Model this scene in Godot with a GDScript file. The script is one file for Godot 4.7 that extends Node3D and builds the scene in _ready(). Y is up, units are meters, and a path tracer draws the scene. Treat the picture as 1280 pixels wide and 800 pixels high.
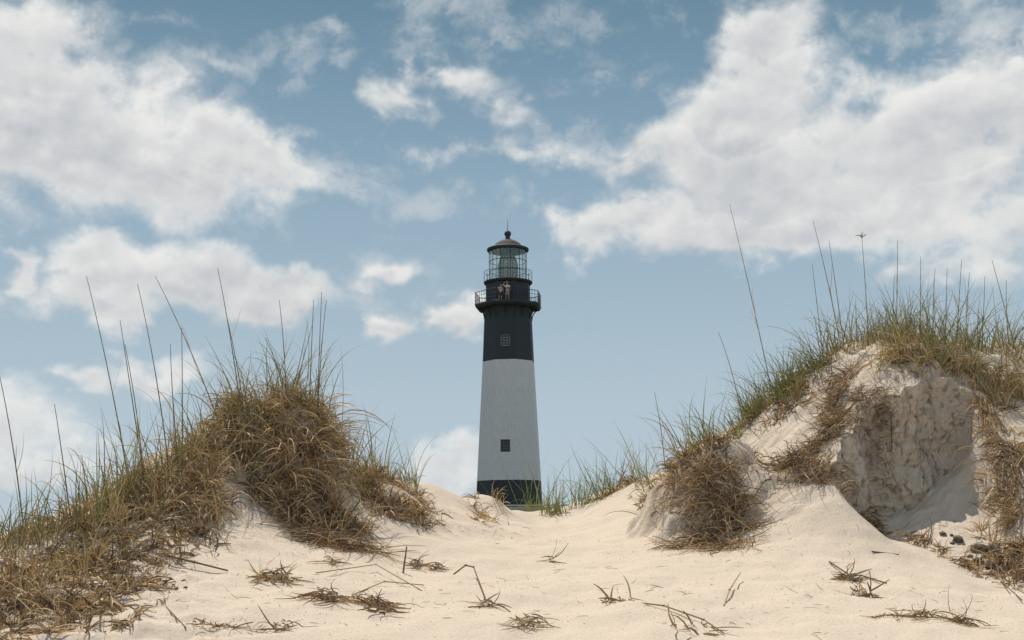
extends Node3D
# A lighthouse with black and white bands seen through a gap between sea-oat dunes.

var rng := RandomNumberGenerator.new()
var names := {}
var M := {}
var fbm := FastNoiseLite.new()
var rough := FastNoiseLite.new()
var wisp := FastNoiseLite.new()

# ------------------------------------------------------------------ helpers
func numbered(called: String) -> String:
	if not names.has(called):
		names[called] = 0
		return called
	names[called] += 1
	return "%s_%03d" % [called, names[called]]

func tag(o: Node3D, label: String, category: String, group := "") -> Node3D:
	o.set_meta("label", label)
	o.set_meta("category", category)
	if group:
		o.set_meta("group", group)
	return o

func mesh_node(called: String, m: Mesh, mat: Material, parent: Node3D = null) -> MeshInstance3D:
	var o := MeshInstance3D.new()
	o.mesh = m
	o.material_override = mat
	if parent == null:
		o.name = numbered(called)
		add_child(o)
	else:
		o.name = called
		parent.add_child(o, true)
	return o

func srgb(r: float, g: float, b: float) -> Color:
	return Color(r / 255.0, g / 255.0, b / 255.0)

func lin(r: float, g: float, b: float) -> Color:
	return srgb(r, g, b).srgb_to_linear()

func paint(c: Color, roughness := 0.7, metallic := 0.0) -> StandardMaterial3D:
	var m := StandardMaterial3D.new()
	m.albedo_color = c.linear_to_srgb()
	m.roughness = roughness
	m.metallic = metallic
	return m

func quad(st: SurfaceTool, a: Vector3, b: Vector3, c: Vector3, d: Vector3) -> void:
	for p in [a, b, c, a, c, d]:
		st.add_vertex(p)

func start() -> SurfaceTool:
	var st := SurfaceTool.new()
	st.begin(Mesh.PRIMITIVE_TRIANGLES)
	return st

func flat(st: SurfaceTool) -> ArrayMesh:
	st.set_smooth_group(-1)
	st.generate_normals()
	return st.commit()

func box(st: SurfaceTool, t: Transform3D, size: Vector3) -> void:
	var h := size * 0.5
	var p := []
	for i in 8:
		p.append(t * Vector3(h.x if i & 1 else -h.x, h.y if i & 2 else -h.y, h.z if i & 4 else -h.z))
	quad(st, p[0], p[1], p[3], p[2])
	quad(st, p[5], p[4], p[6], p[7])
	quad(st, p[4], p[0], p[2], p[6])
	quad(st, p[1], p[5], p[7], p[3])
	quad(st, p[2], p[3], p[7], p[6])
	quad(st, p[4], p[5], p[1], p[0])

func bar(st: SurfaceTool, a: Vector3, b: Vector3, r: float, sides := 5, r2 := -1.0) -> void:
	var d := (b - a).normalized()
	var x := d.cross(Vector3.UP if absf(d.y) < 0.9 else Vector3.RIGHT).normalized()
	var y := d.cross(x)
	var e := r if r2 < 0.0 else r2
	for i in sides:
		var t0 := TAU * i / sides
		var t1 := TAU * (i + 1) / sides
		var q0 := x * cos(t0) + y * sin(t0)
		var q1 := x * cos(t1) + y * sin(t1)
		quad(st, a + q0 * r, a + q1 * r, b + q1 * e, b + q0 * e)
		st.add_vertex(b); st.add_vertex(b + q0 * e); st.add_vertex(b + q1 * e)

func lathe(prof: Array, sides: int, smooth := true) -> ArrayMesh:
	var st := start()
	st.set_smooth_group(0 if smooth else -1)
	for k in prof.size() - 1:
		for i in sides:
			var a0 := TAU * i / sides
			var a1 := TAU * (i + 1) / sides
			var p0: Vector2 = prof[k]
			var p1: Vector2 = prof[k + 1]
			quad(st, Vector3(sin(a0) * p0.x, p0.y, cos(a0) * p0.x), Vector3(sin(a0) * p1.x, p1.y, cos(a0) * p1.x), Vector3(sin(a1) * p1.x, p1.y, cos(a1) * p1.x), Vector3(sin(a1) * p0.x, p0.y, cos(a1) * p0.x))
	st.generate_normals()
	return st.commit()

# ------------------------------------------------------------------ sky
var blobs := []
var buckets := []

var air := PackedColorArray()
var blob_data := PackedFloat32Array()

func sky_light(dir: Vector3) -> Color:
	var el := rad_to_deg(asin(clampf(dir.y, -1.0, 1.0)))
	var az := rad_to_deg(atan2(dir.x, -dir.z))
	var fe := clampf(el * 10.0, 0.0, 898.0)
	var c := air[int(fe)].lerp(air[int(fe) + 1], fe - floorf(fe))
	if el < 0.0:
		return c
	var px := dir.x * 100.0
	var py := dir.y * 130.0
	var pz := dir.z * 100.0
	var big := fbm.get_noise_3d(px, py, pz)
	var n := rough.get_noise_3d(px, py, pz)
	var n2 := rough.get_noise_3d(px + 300.0, py, pz)
	var wa := az + big * 2.2 + n * 2.6
	var we := el + n2 * 2.6
	var b := -1.0
	var high := 0.0
	var thin := -1.0
	for at in buckets[clampi(int((az + 180.0) / 10.0), 0, 35)]:
		var da := (wrapf(wa - blob_data[at], -180.0, 180.0)) * blob_data[at + 2]
		if absf(da) > 1.6:
			continue
		var de := (we - blob_data[at + 1]) * blob_data[at + 3]
		if de < 0.0:
			de *= 1.12
		var f := blob_data[at + 4] * (1.0 - sqrt(da * da + de * de))
		if blob_data[at + 5] > 0.5:
			thin = maxf(thin, f)
		else:
			if f > b:
				high = de
			b = maxf(b, f) + 0.3 * maxf(0.0, minf(b, f))
	b = clampf(b, -1.0, 0.75)
	thin = maxf(thin, -1.0)
	var w := wisp.get_noise_3d(px, py * 1.1, pz)
	var dens := b * 1.05 + n * 0.75 + w * 0.45 + 0.17
	var alpha := smoothstep(-0.10, 0.80, dens)
	alpha = alpha * (0.86 + 0.14 * smoothstep(0.1, 0.9, dens))
	var veil := smoothstep(-0.15, 0.95, thin + w * 1.1 + n * 0.6) * 0.6
	# brighter where a billow faces the high sun, greyer in the thick of the cloud
	var up := rough.get_noise_3d(px - 0.6, py + 1.3, pz)
	var relief := clampf((n - up) * 1.5, -0.5, 0.5)
	var thick := smoothstep(0.45, 1.15, dens + big * 0.5)
	var lit := clampf(0.84 + 0.5 * relief - 0.36 * thick + 0.36 * big + 0.25 * w + 0.16 * clampf(high, -1.0, 1.0), 0.0, 1.0)
	var cloud := CLOUD_GREY.lerp(CLOUD_WHITE, lit)
	cloud = cloud.lerp(CLOUD_FAR, smoothstep(10.0, 0.0, el) * 0.25)
	c = c.lerp(CLOUD_VEIL, veil)
	return c.lerp(cloud, alpha)

var CLOUD_WHITE := lin(236, 236, 233)
var CLOUD_GREY := lin(172, 177, 187)
var CLOUD_FAR := lin(205, 214, 220)
var CLOUD_VEIL := lin(204, 210, 214)

func direction(u: float, v: float) -> Vector3:
	var a := (u - 0.5) * TAU
	var t := v * PI
	return Vector3(sin(t) * sin(a), cos(t), -sin(t) * cos(a))

func sky_rows(w: int, h: int, x0: int, y0: int, cw: int, ch: int) -> Image:
	var data := PackedFloat32Array()
	data.resize(cw * ch * 3)
	var at := 0
	for j in ch:
		for i in cw:
			var c := sky_light(direction((x0 + i + 0.5) / w, (y0 + j + 0.5) / h))
			data[at] = c.r
			data[at + 1] = c.g
			data[at + 2] = c.b
			at += 3
	return Image.create_from_data(cw, ch, false, Image.FORMAT_RGBF, data.to_byte_array())

func make_sky() -> Sky:
	for t in [[fbm, 11, 0.04, 3], [rough, 5, 0.075, 6], [wisp, 23, 0.16, 5]]:
		var f: FastNoiseLite = t[0]
		f.noise_type = FastNoiseLite.TYPE_SIMPLEX_SMOOTH
		f.seed = t[1]
		f.frequency = t[2]
		f.fractal_octaves = t[3]
		f.fractal_type = FastNoiseLite.FRACTAL_FBM
		f.fractal_gain = 0.56
	wisp.domain_warp_enabled = true
	wisp.domain_warp_amplitude = 6.0
	wisp.domain_warp_frequency = 0.06
	# azimuth, elevation, half width, half height (degrees), strength, 1 = thin veil
	blobs = [
		[-23.64, 20.96, 4.93, 3.65, 1, 0], [-20.99, 17.79, 6.85, 4.41, 1, 0], [-16.61, 16.56, 6.61, 2.69, 1, 0], [-12.51, 17.09, 4.02, 1.77, 1, 0], [-7.87, 17.03, 3.61, 1.38, 0.7, 1], [-27.06, 17.74, 4.84, 5.76, 1, 0],
		[-19.25, 11.64, 4.51, 1.84, 1, 0], [-15.29, 11.49, 3.92, 1.84, 1, 0], [-11.76, 11.14, 2.5, 1.46, 1, 0], [-9.31, 11.52, 2.35, 0.92, 0.8, 1], [-23.68, 11.51, 0.86, 1.15, 1, 0], [-19.51, 6.8, 1.62, 0.84, 1, 0],
		[-16.57, 7.49, 2.52, 1.15, 1, 0], [-17.85, 8.32, 0.97, 0.58, 0.7, 0], [-22.9, 4.49, 3.46, 1.54, 0.5, 0], [-19.84, 3.31, 2.69, 0.84, 0.5, 0], [-14, 21.23, 1.73, 0.61, 0.7, 1], [-9.77, 23.09, 1.42, 0.69, 0.8, 1],
		[-12.68, 21.94, 1.86, 0.92, 0.5, 1], [-2.94, 20.98, 2.8, 1.77, 0.95, 0], [-1.13, 19.58, 1.63, 1.15, 0.7, 0], [0.06, 18.37, 2.83, 1.15, 0.6, 0], [-6.4, 9.59, 1.25, 0.92, 0.85, 0], [-3.12, 10.07, 2.03, 1, 0.9, 0],
		[-2.91, 3.02, 2.11, 1.15, 0.8, 0], [-6.63, 12.52, 1.18, 0.58, 0.6, 0], [-0.74, 17.51, 2.41, 0.77, 0.5, 0], [12.7, 22.67, 3.54, 1.92, 1, 0], [11.79, 20.03, 5.31, 2.88, 1, 0], [5.83, 17.95, 4.24, 2.11, 1, 0],
		[9.91, 16.82, 7.62, 3.65, 1, 0], [5.35, 14.18, 4.95, 2.11, 1, 0], [9.42, 14.03, 5.93, 2.11, 1, 0], [3.18, 13.86, 2.37, 1.34, 0.7, 0], [17.08, 16.67, 6.41, 3.65, 1, 0], [22.31, 17.54, 4.43, 3.84, 1, 0],
		[19.81, 14.35, 5.55, 1.92, 1, 0], [13.99, 14.34, 6.34, 1.92, 1, 0], [25.68, 15.53, 4.78, 4.22, 1, 0], [22.97, 21.45, 6.19, 2.69, 0.8, 1], [-3.97, 24.32, 2.95, 1.15, 0.6, 1], [0.92, 23.62, 2.93, 1.73, 0.6, 1],
		[3.94, 22.46, 2.08, 0.96, 0.6, 1], [-3.33, 14.85, 2.38, 0.96, 0.8, 1], [0.04, 15.42, 2.39, 1.15, 0.5, 1], [22.07, 12.05, 3.53, 0.84, 0.7, 1], [-7.02, 12.71, 2.36, 0.84, 0.7, 1], [-1.53, 22.9, 3.33, 1.15, 0.5, 1],
		[2.47, 19.17, 2.44, 1.92, 0.6, 1], [18.14, 21.75, 3.72, 1.92, 0.6, 1], [-18.06, 23.39, 2.51, 0.54, 0.4, 1], [-5.83, 10.44, 2.73, 1.15, 0.6, 1], [7.81, 24.1, 2.52, 1.15, 0.5, 1],
	]
	# the same kind of fair-weather cloud over the rest of the sky
	rng.seed = 404
	for k in 110:
		var az := rng.randf_range(32.0, 328.0)
		az = az if az < 180.0 else az - 360.0
		var el := 3.0 + 62.0 * pow(rng.randf(), 1.3)
		var s := rng.randf_range(2.0, 6.5) * (0.6 + el / 45.0)
		blobs.append([az, el, s * rng.randf_range(1.2, 2.0) / cos(deg_to_rad(minf(el, 65.0))), s * 0.75, 1.0, 1.0 if rng.randf() < 0.25 else 0.0])
	for k in 12:
		blobs.append([rng.randf_range(-180.0, 180.0), rng.randf_range(38.0, 80.0), rng.randf_range(14.0, 34.0), rng.randf_range(4.0, 8.0), 1.0, 0.0])
	for k in 36:
		var mine := []
		for i in blobs.size():
			if absf(wrapf(-175.0 + 10.0 * k - blobs[i][0], -180.0, 180.0)) < 5.0 + blobs[i][2] * 1.5 + 4.0:
				mine.append(i * 6)
		buckets.append(mine)
	for q in blobs:
		blob_data.append_array(PackedFloat32Array([q[0], q[1], 1.0 / q[2], 1.0 / q[3], q[4], q[5]]))
	var stops := [[0.0, 186, 202, 212], [5.9, 178, 196, 208], [10.0, 166, 187, 201], [15.0, 149, 175, 193], [20.5, 126, 155, 176], [25.0, 106, 138, 159], [50.0, 90, 123, 149], [90.01, 78, 112, 142]]
	var s := 0
	for k in 900:
		if k * 0.1 > stops[s + 1][0]:
			s += 1
		var t: float = (k * 0.1 - stops[s][0]) / (stops[s + 1][0] - stops[s][0])
		air.append(lin(lerpf(stops[s][1], stops[s + 1][1], t), lerpf(stops[s][2], stops[s + 1][2], t), lerpf(stops[s][3], stops[s + 1][3], t)))
	var all := sky_rows(1024, 512, 0, 0, 1024, 262)
	var whole := Image.create(1024, 512, false, Image.FORMAT_RGBF)
	whole.fill(lin(172, 192, 205))
	whole.blit_rect(all, Rect2i(0, 0, 1024, 262), Vector2i.ZERO)
	whole.resize(4096, 2048, Image.INTERPOLATE_CUBIC)
	whole.blit_rect(sky_rows(4096, 2048, 1700, 690, 696, 345), Rect2i(0, 0, 696, 345), Vector2i(1700, 690))
	# a panorama begins straight ahead, so the two halves change places
	var turned := Image.create(4096, 2048, false, Image.FORMAT_RGBF)
	turned.blit_rect(whole, Rect2i(2048, 0, 2048, 2048), Vector2i.ZERO)
	turned.blit_rect(whole, Rect2i(0, 0, 2048, 2048), Vector2i(2048, 0))
	var pm := PanoramaSkyMaterial.new()
	pm.panorama = ImageTexture.create_from_image(turned)
	var sky := Sky.new()
	sky.sky_material = pm
	return sky

# ------------------------------------------------------------------ the shape of the dunes
# control heights x, z, y of the dune field; a thin-plate surface runs through them
var ctrl := [
	[-2.834, -4.9, 1.104], [-2.172, -5.2, 1.166], [-1.496, -5.2, 1.161], [-0.852, -5.4, 1.14], [-0.01, -5.5, 1.125], [0.74, -5.5, 1.12],
	[1.48, -5.6, 1.107], [2.316, -5.6, 1.101], [2.993, -5.4, 1.012], [-2.863, -5.9, 1.297], [-2.444, -6, 1.335], [-2.033, -6.3, 1.39],
	[-1.707, -6.8, 1.458], [-1.095, -6.9, 1.354], [-0.41, -7.6, 1.372], [0.296, -7.8, 1.361], [0.98, -7.2, 1.328], [1.687, -7.2, 1.324],
	[2.394, -7.2, 1.305], [2.918, -6.9, 1.212], [3.685, -6.6, 1.13], [-2.027, -7.8, 1.884], [-1.628, -7.9, 1.688], [-0.972, -7.7, 1.457],
	[-0.497, -9.2, 1.633], [0.368, -9.6, 1.554], [0.905, -8.7, 1.498], [1.336, -8.2, 1.426], [1.959, -8.3, 1.57], [2.358, -8.5, 1.845],
	[2.661, -8.1, 1.597], [2.861, -7.8, 1.454], [1.697, -8.9, 1.733], [1.95, -9.2, 2.038], [2.268, -9.45, 2.331], [2.62, -9.75, 2.712],
	[1.433, -9.9, 1.848], [-0.149, -10.4, 1.689], [0.97, -10.6, 1.766], [-3.846, -6.6, 1.223], [-2.915, -6.9, 1.508], [-2.649, -7.4, 1.681],
	[-2.399, -8, 1.93], [-2.128, -8.6, 2.123], [-1.83, -9.1, 2.241], [-1.247, -9.8, 2.025], [-0.855, -10.6, 2.022], [-0.325, -11.8, 1.964],
	[0.028, -12.6, 1.797], [0.494, -12.8, 1.813], [0.975, -12.4, 2.023], [1.402, -11.8, 2.154], [1.905, -11, 2.456], [2.273, -10.6, 2.706],
	[2.498, -10.3, 2.917], [2.871, -10.1, 3.122], [3.254, -10, 3.187], [3.793, -10, 3.142], [4.401, -10, 3.124], [5.476, -10, 3.027],
	[0.024, -11.4, 1.681], [0.442, -11.5, 1.679], [0.748, -11.5, 1.782], [-0.216, -11, 1.781], [0.184, -12, 1.716], [2.886, -9.5, 2.907],
	[3.237, -9.4, 2.891], [3.607, -9.4, 2.741], [3.873, -9.3, 2.62], [-4.428, -7.6, 0.903], [-3.337, -7.9, 1.188], [-3.007, -8.4, 1.361],
	[-2.699, -9, 1.61], [-2.376, -9.6, 1.803], [-2.031, -10.1, 1.921], [-1.374, -10.8, 1.705], [-0.936, -11.6, 1.702], [-0.352, -12.8, 1.644],
	[0.03, -13.6, 1.477], [0.532, -13.8, 1.493], [1.054, -13.4, 1.703], [1.521, -12.8, 1.834], [2.078, -12, 2.136], [2.488, -11.6, 2.386],
	[2.74, -11.3, 2.597], [3.155, -11.1, 2.802], [3.579, -11, 2.867], [4.172, -11, 2.822], [4.842, -11, 2.804], [6.023, -11, 2.707],
	[-7, -15.5, 0.75], [-7, -18, 0.3], [-4.5, -15.5, 0.75], [-4.5, -18, 0.3], [-2, -15.5, 0.75], [-2, -18, 0.3],
	[0, -15.5, 0.75], [0, -18, 0.3], [2, -15.5, 0.75], [2, -18, 0.3], [4.5, -15.5, 0.75], [4.5, -18, 0.3],
	[7, -15.5, 0.75], [7, -18, 0.3], [-5, -3, 0.66], [-5, 0, 0.1], [-1.5, -3, 0.66], [-1.5, 0, 0.1],
	[1.5, -3, 0.66], [1.5, 0, 0.1], [5, -3, 0.66], [5, 0, 0.1],
]
var tps := PackedFloat64Array()
var coarse := PackedFloat32Array()
const CX0 := -9.0
const CZ0 := -18.0
const CS := 0.25
const CNX := 77
const CNZ := 77
var dn := FastNoiseLite.new()

func solve() -> void:
	var n := ctrl.size()
	var a := []
	for i in n + 3:
		var row := PackedFloat64Array()
		row.resize(n + 4)
		a.append(row)
	for i in n:
		for j in n:
			var r2: float = (ctrl[i][0] - ctrl[j][0]) ** 2 + (ctrl[i][1] - ctrl[j][1]) ** 2
			a[i][j] = 0.5 * r2 * log(r2) if r2 > 0.0 else 0.004
		a[i][n] = 1.0
		a[i][n + 1] = ctrl[i][0]
		a[i][n + 2] = ctrl[i][1]
		a[i][n + 3] = ctrl[i][2]
		a[n][i] = 1.0
		a[n + 1][i] = ctrl[i][0]
		a[n + 2][i] = ctrl[i][1]
	var m := n + 3
	for c in m:
		var best := c
		for r in range(c, m):
			if absf(a[r][c]) > absf(a[best][c]):
				best = r
		var tmp = a[c]
		a[c] = a[best]
		a[best] = tmp
		for r in m:
			if r != c and a[r][c] != 0.0:
				var f: float = a[r][c] / a[c][c]
				for k in range(c, m + 1):
					a[r][k] -= f * a[c][k]
	tps.resize(m)
	for i in m:
		tps[i] = a[i][m] / a[i][i]
	coarse.resize(CNX * CNZ)
	for j in CNZ:
		for i in CNX:
			var x := CX0 + CS * i
			var z := CZ0 + CS * j
			var s: float = tps[n] + tps[n + 1] * x + tps[n + 2] * z
			for k in n:
				var r2: float = (x - ctrl[k][0]) ** 2 + (z - ctrl[k][1]) ** 2
				if r2 > 0.0:
					s += tps[k] * 0.5 * r2 * log(r2)
			coarse[j * CNX + i] = s

func cub(a: float, b: float, c: float, d: float, t: float) -> float:
	return b + 0.5 * t * (c - a + t * (2.0 * a - 5.0 * b + 4.0 * c - d + t * (3.0 * (b - c) + d - a)))

func smooth_dune(x: float, z: float) -> float:
	var fx := clampf((x - CX0) / CS, 1.0, CNX - 2.01)
	var fz := clampf((z - CZ0) / CS, 1.0, CNZ - 2.01)
	var i := int(fx)
	var j := int(fz)
	fx -= i
	fz -= j
	var r := [0.0, 0.0, 0.0, 0.0]
	for k in 4:
		var at := (j + k - 1) * CNX + i
		r[k] = cub(coarse[at - 1], coarse[at], coarse[at + 1], coarse[at + 2], fx)
	return cub(r[0], r[1], r[2], r[3], fz)

# hummocks: x, z, half width, half depth, height, sharpness
var hummocks := [
	[-1.729, -8.75, 0.5, 0.48, 0.36, 3.5], [-1.925, -8.45, 0.25, 0.25, 0.14, 2.5], [-2.137, -8.35, 0.3, 0.3, 0.16, 2.2], [-1.399, -8.7, 0.22, 0.3, 0.16, 3], [-0.975, -9.1, 0.4, 0.35, 0.12, 3], [1.43, -9.2, 0.44, 0.5, 0.5, 3.5],
	[-2.797, -7.2, 0.8, 0.4, 0.1, 2], [-2.373, -7.7, 0.5, 0.4, 0.12, 2], [-2.21, -7.95, 0.35, 0.3, 0.1, 2.5],
]
# line of the eroded bank: x, z
var scarp := [
	[2.286, -8.75], [2.544, -9], [2.804, -9.2], [2.963, -9.12], [3.264, -9.28], [3.501, -9.25],
	[3.617, -9], [3.625, -8.7],
]
var floor_plane := [-1.9445, 0.2057, -0.3452]

func scarp_z(x: float) -> float:
	if x <= scarp[0][0]:
		return scarp[0][1]
	for i in scarp.size() - 1:
		if x < scarp[i + 1][0]:
			var t: float = (x - scarp[i][0]) / (scarp[i + 1][0] - scarp[i][0])
			t = t * t * (3.0 - 2.0 * t)
			return lerpf(scarp[i][1], scarp[i + 1][1], t)
	return scarp[-1][1]

func cut(x: float, z: float, back := 0.2) -> float:
	# 0 on the bank, 1 in the hollow before its face
	var first: float = scarp[0][0]
	var last: float = scarp[-1][0]
	if x < first - 0.3 or x > last + 0.3 or z < -11.0 or z > -7.0:
		return 0.0
	var edge := scarp_z(x) - back
	var side := smoothstep(first, first + 0.22 + 0.5 * maxf(0.0, z - edge - 0.3), x) * (1.0 - smoothstep(last - 0.3, last, x))
	return smoothstep(0.0, 0.17, z - edge) * side

func height(x: float, z: float, whole := false, back := 0.2) -> float:
	var y := smooth_dune(x, z)
	for h in hummocks:
		var dx: float = (x - h[0]) / h[2]
		var dz: float = (z - h[1]) / h[3]
		var r2: float = dx * dx + dz * dz
		if r2 < 1.7:
			r2 *= 1.0 + 0.5 * dn.get_noise_2d(x * 130.0 + 900.0, z * 130.0)
			var s: float = pow(maxf(r2, 0.0001), h[5] * 0.5)
			y += h[4] * exp(-s * 1.6)
	var c := 0.0 if whole else cut(x, z, back)
	if c > 0.0:
		var f: float = -0.06 + floor_plane[0] + floor_plane[1] * x + floor_plane[2] * z
		f += 0.22 * exp(-((x - 3.45) / 0.35) ** 2 - ((z + 9.0) / 0.35) ** 2)
		y = lerpf(y, minf(y, f), c)
	# crumbly ledges on the flank of the bank and along the low ridge
	var crumble := smoothstep(1.2, 2.0, x) * smoothstep(-8.3, -8.8, z) + smoothstep(-1.9, -2.6, x - 0.4 * (z + 8.0))
	if crumble > 0.0:
		y += minf(crumble, 1.0) * (0.035 * dn.get_noise_2d(x * 230.0, z * 230.0) + 0.05 * maxf(0.0, dn.get_noise_2d(x * 95.0 + 70.0, z * 140.0)))
	y += 0.045 * dn.get_noise_2d(x * 45.0, z * 45.0) + 0.018 * dn.get_noise_2d(x * 85.0 + 500.0, z * 60.0) + 0.009 * dn.get_noise_2d(x * 190.0, z * 190.0 + 400.0)
	# long low plain all round
	var out := maxf(maxf(absf(x) - 7.5, 0.0), maxf(-z - 15.0, z - 0.0))
	if out > 0.0:
		var t := smoothstep(0.0, 9.0, out)
		y = lerpf(y, 0.25 + 0.25 * dn.get_noise_2d(x * 2.0, z * 2.0), t)
	return y

const LX0 := -7.0
const LZ0 := -15.0
const LS := 0.04
const LNX := 351
const LNZ := 276
var look := PackedFloat32Array()

func ground(x: float, z: float) -> float:
	var fx := clampf((x - LX0) / LS, 0.0, LNX - 1.01)
	var fz := clampf((z - LZ0) / LS, 0.0, LNZ - 1.01)
	var i := int(fx)
	var j := int(fz)
	fx -= i
	fz -= j
	var at := j * LNX + i
	return lerpf(lerpf(look[at], look[at + 1], fx), lerpf(look[at + LNX], look[at + LNX + 1], fx), fz)

func downhill(x: float, z: float) -> Vector3:
	return Vector3(ground(x - 0.1, z) - ground(x + 0.1, z), 0.0, ground(x, z - 0.1) - ground(x, z + 0.1)) / 0.2

func axis(lo: float, hi: float, step: Callable, far: float) -> PackedFloat32Array:
	var out := PackedFloat32Array()
	var side := []
	var p := lo
	var s := 0.05
	while p > -far:
		p -= s
		s *= 1.22
		side.append(p)
	side.reverse()
	for v in side:
		out.append(v)
	p = lo
	while p < hi:
		out.append(p)
		p += step.call(p)
	s = 0.05
	while p < far:
		out.append(p)
		p += s
		s *= 1.22
	out.append(p)
	return out

func build_sand() -> void:
	var xs := axis(-5.6, 6.0, func(_p): return 0.026, 3000.0)
	var zs := axis(-13.6, -4.4, func(p): return 0.011 if p > -9.75 and p < -8.2 else 0.03, 3000.0)
	var v := PackedVector3Array()
	var cols := PackedColorArray()
	v.resize(xs.size() * zs.size())
	cols.resize(v.size())
	var at := 0
	for z in zs:
		for x in xs:
			var y := height(x, z)
			var q := Vector3(x, y, z)
			var tint := Color(0.585, 0.52, 0.445)
			if z < -16.0:
				tint = tint.lerp(Color(0.10, 0.11, 0.05), smoothstep(-16.0, -22.0, z) * smoothstep(-0.75, -0.3, dn.get_noise_2d(x * 9.0, z * 9.0)))
			v[at] = q
			cols[at] = tint
			at += 1
	var idx := PackedInt32Array()
	var nx := xs.size()
	idx.resize((nx - 1) * (zs.size() - 1) * 6)
	at = 0
	for j in zs.size() - 1:
		for i in nx - 1:
			var a := j * nx + i
			idx[at] = a; idx[at + 1] = a + 1; idx[at + 2] = a + nx
			idx[at + 3] = a + 1; idx[at + 4] = a + nx + 1; idx[at + 5] = a + nx
			at += 6
	var arr := []
	arr.resize(Mesh.ARRAY_MAX)
	arr[Mesh.ARRAY_VERTEX] = v
	arr[Mesh.ARRAY_COLOR] = cols
	arr[Mesh.ARRAY_INDEX] = idx
	var am := ArrayMesh.new()
	am.add_surface_from_arrays(Mesh.PRIMITIVE_TRIANGLES, arr)
	var st := SurfaceTool.new()
	st.create_from(am, 0)
	st.generate_normals()
	var o := mesh_node("sand_dunes", st.commit(), M.sand)
	o.set_meta("kind", "structure")
	o.set_meta("label", "pale blown beach sand piled into dunes with an eroded bank")
	build_bank_face(o)

func build_bank_face(parent: Node3D) -> void:
	# crumbling face of older, packed sand where the bank has been cut away
	var nx := 200
	var ny := 130
	var x0: float = scarp[0][0] - 0.02
	var x1: float = scarp[-1][0] + 0.02
	var v := PackedVector3Array()
	var cols := PackedColorArray()
	for j in ny:
		for i in nx:
			var x := lerpf(x0, x1, i / (nx - 1.0))
			var edge := scarp_z(x) + 0.045 * dn.get_noise_2d(x * 260.0, 50.0)
			var top := height(x, edge - 0.03, true)
			var low := ground(x, edge + 0.25) - 0.12
			var p: Vector3
			var rough_ := 1.0
			if j < 14:
				# the broken crust at the lip, running back into the dune
				var b := 1.0 - j / 14.0
				var z := edge - 0.34 * b
				rough_ = 1.0 - b
				p = Vector3(x, height(x, z, true) + lerpf(-0.03, 0.0, smoothstep(1.0, 0.75, b)) - 0.012 * (1.0 - b), z)
			else:
				var s := (j - 14) / float(ny - 15)
				var y := lerpf(top, low, s)
				p = Vector3(x, y, edge + 0.05 * sin(s * PI * 0.8) * -1.0 + 0.17 * s * s)
			var q := Vector3(p.x, p.y, p.z * 0.4)
			var lump := dn.get_noise_3d(q.x * 130.0, q.y * 120.0, q.z * 130.0 + 7.0)
			var crumb := dn.get_noise_3d(q.x * 480.0 + 60.0, q.y * 170.0, q.z * 420.0)
			var grit := dn.get_noise_3d(q.x * 1500.0, q.y * 1300.0, q.z * 1500.0 + 40.0)
			var ledge := dn.get_noise_2d(q.y * 520.0 + lump * 30.0, q.x * 50.0 + 300.0)
			var gully := absf(dn.get_noise_2d(q.x * 170.0 + 20.0 * lump, q.y * 28.0))
			var push := 0.085 * lump + 0.018 * crumb + 0.024 * grit + 0.028 * ledge - 0.03 * smoothstep(0.12, 0.0, gully)
			p.z += rough_ * push
			p.x += rough_ * 0.03 * crumb
			v.append(p)
			# dark root ends sticking in the sand
			var speck := smoothstep(0.22, 0.4, dn.get_noise_3d(q.x * 900.0, q.y * 500.0, 77.0))
			cols.append(Color(0.585, 0.52, 0.445).lerp(Color(0.17, 0.125, 0.08), speck * 0.6))
	var idx := PackedInt32Array()
	for j in ny - 1:
		for i in nx - 1:
			var a := j * nx + i
			for k in [a, a + 1, a + nx, a + 1, a + nx + 1, a + nx]:
				idx.append(k)
	var arr := []
	arr.resize(Mesh.ARRAY_MAX)
	arr[Mesh.ARRAY_VERTEX] = v
	arr[Mesh.ARRAY_COLOR] = cols
	arr[Mesh.ARRAY_INDEX] = idx
	var am := ArrayMesh.new()
	am.add_surface_from_arrays(Mesh.PRIMITIVE_TRIANGLES, arr)
	var st := SurfaceTool.new()
	st.create_from(am, 0)
	st.generate_normals()
	mesh_node("bank_face", st.commit(), M.sand, parent)

# ------------------------------------------------------------------ grass
class Sheaf:
	var v := PackedVector3Array()
	var n := PackedVector3Array()
	var c := PackedColorArray()
	var i := PackedInt32Array()
	func mesh() -> ArrayMesh:
		var a := []
		a.resize(Mesh.ARRAY_MAX)
		a[Mesh.ARRAY_VERTEX] = v
		a[Mesh.ARRAY_NORMAL] = n
		a[Mesh.ARRAY_COLOR] = c
		a[Mesh.ARRAY_INDEX] = i
		var m := ArrayMesh.new()
		m.add_surface_from_arrays(Mesh.PRIMITIVE_TRIANGLES, a)
		return m

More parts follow.
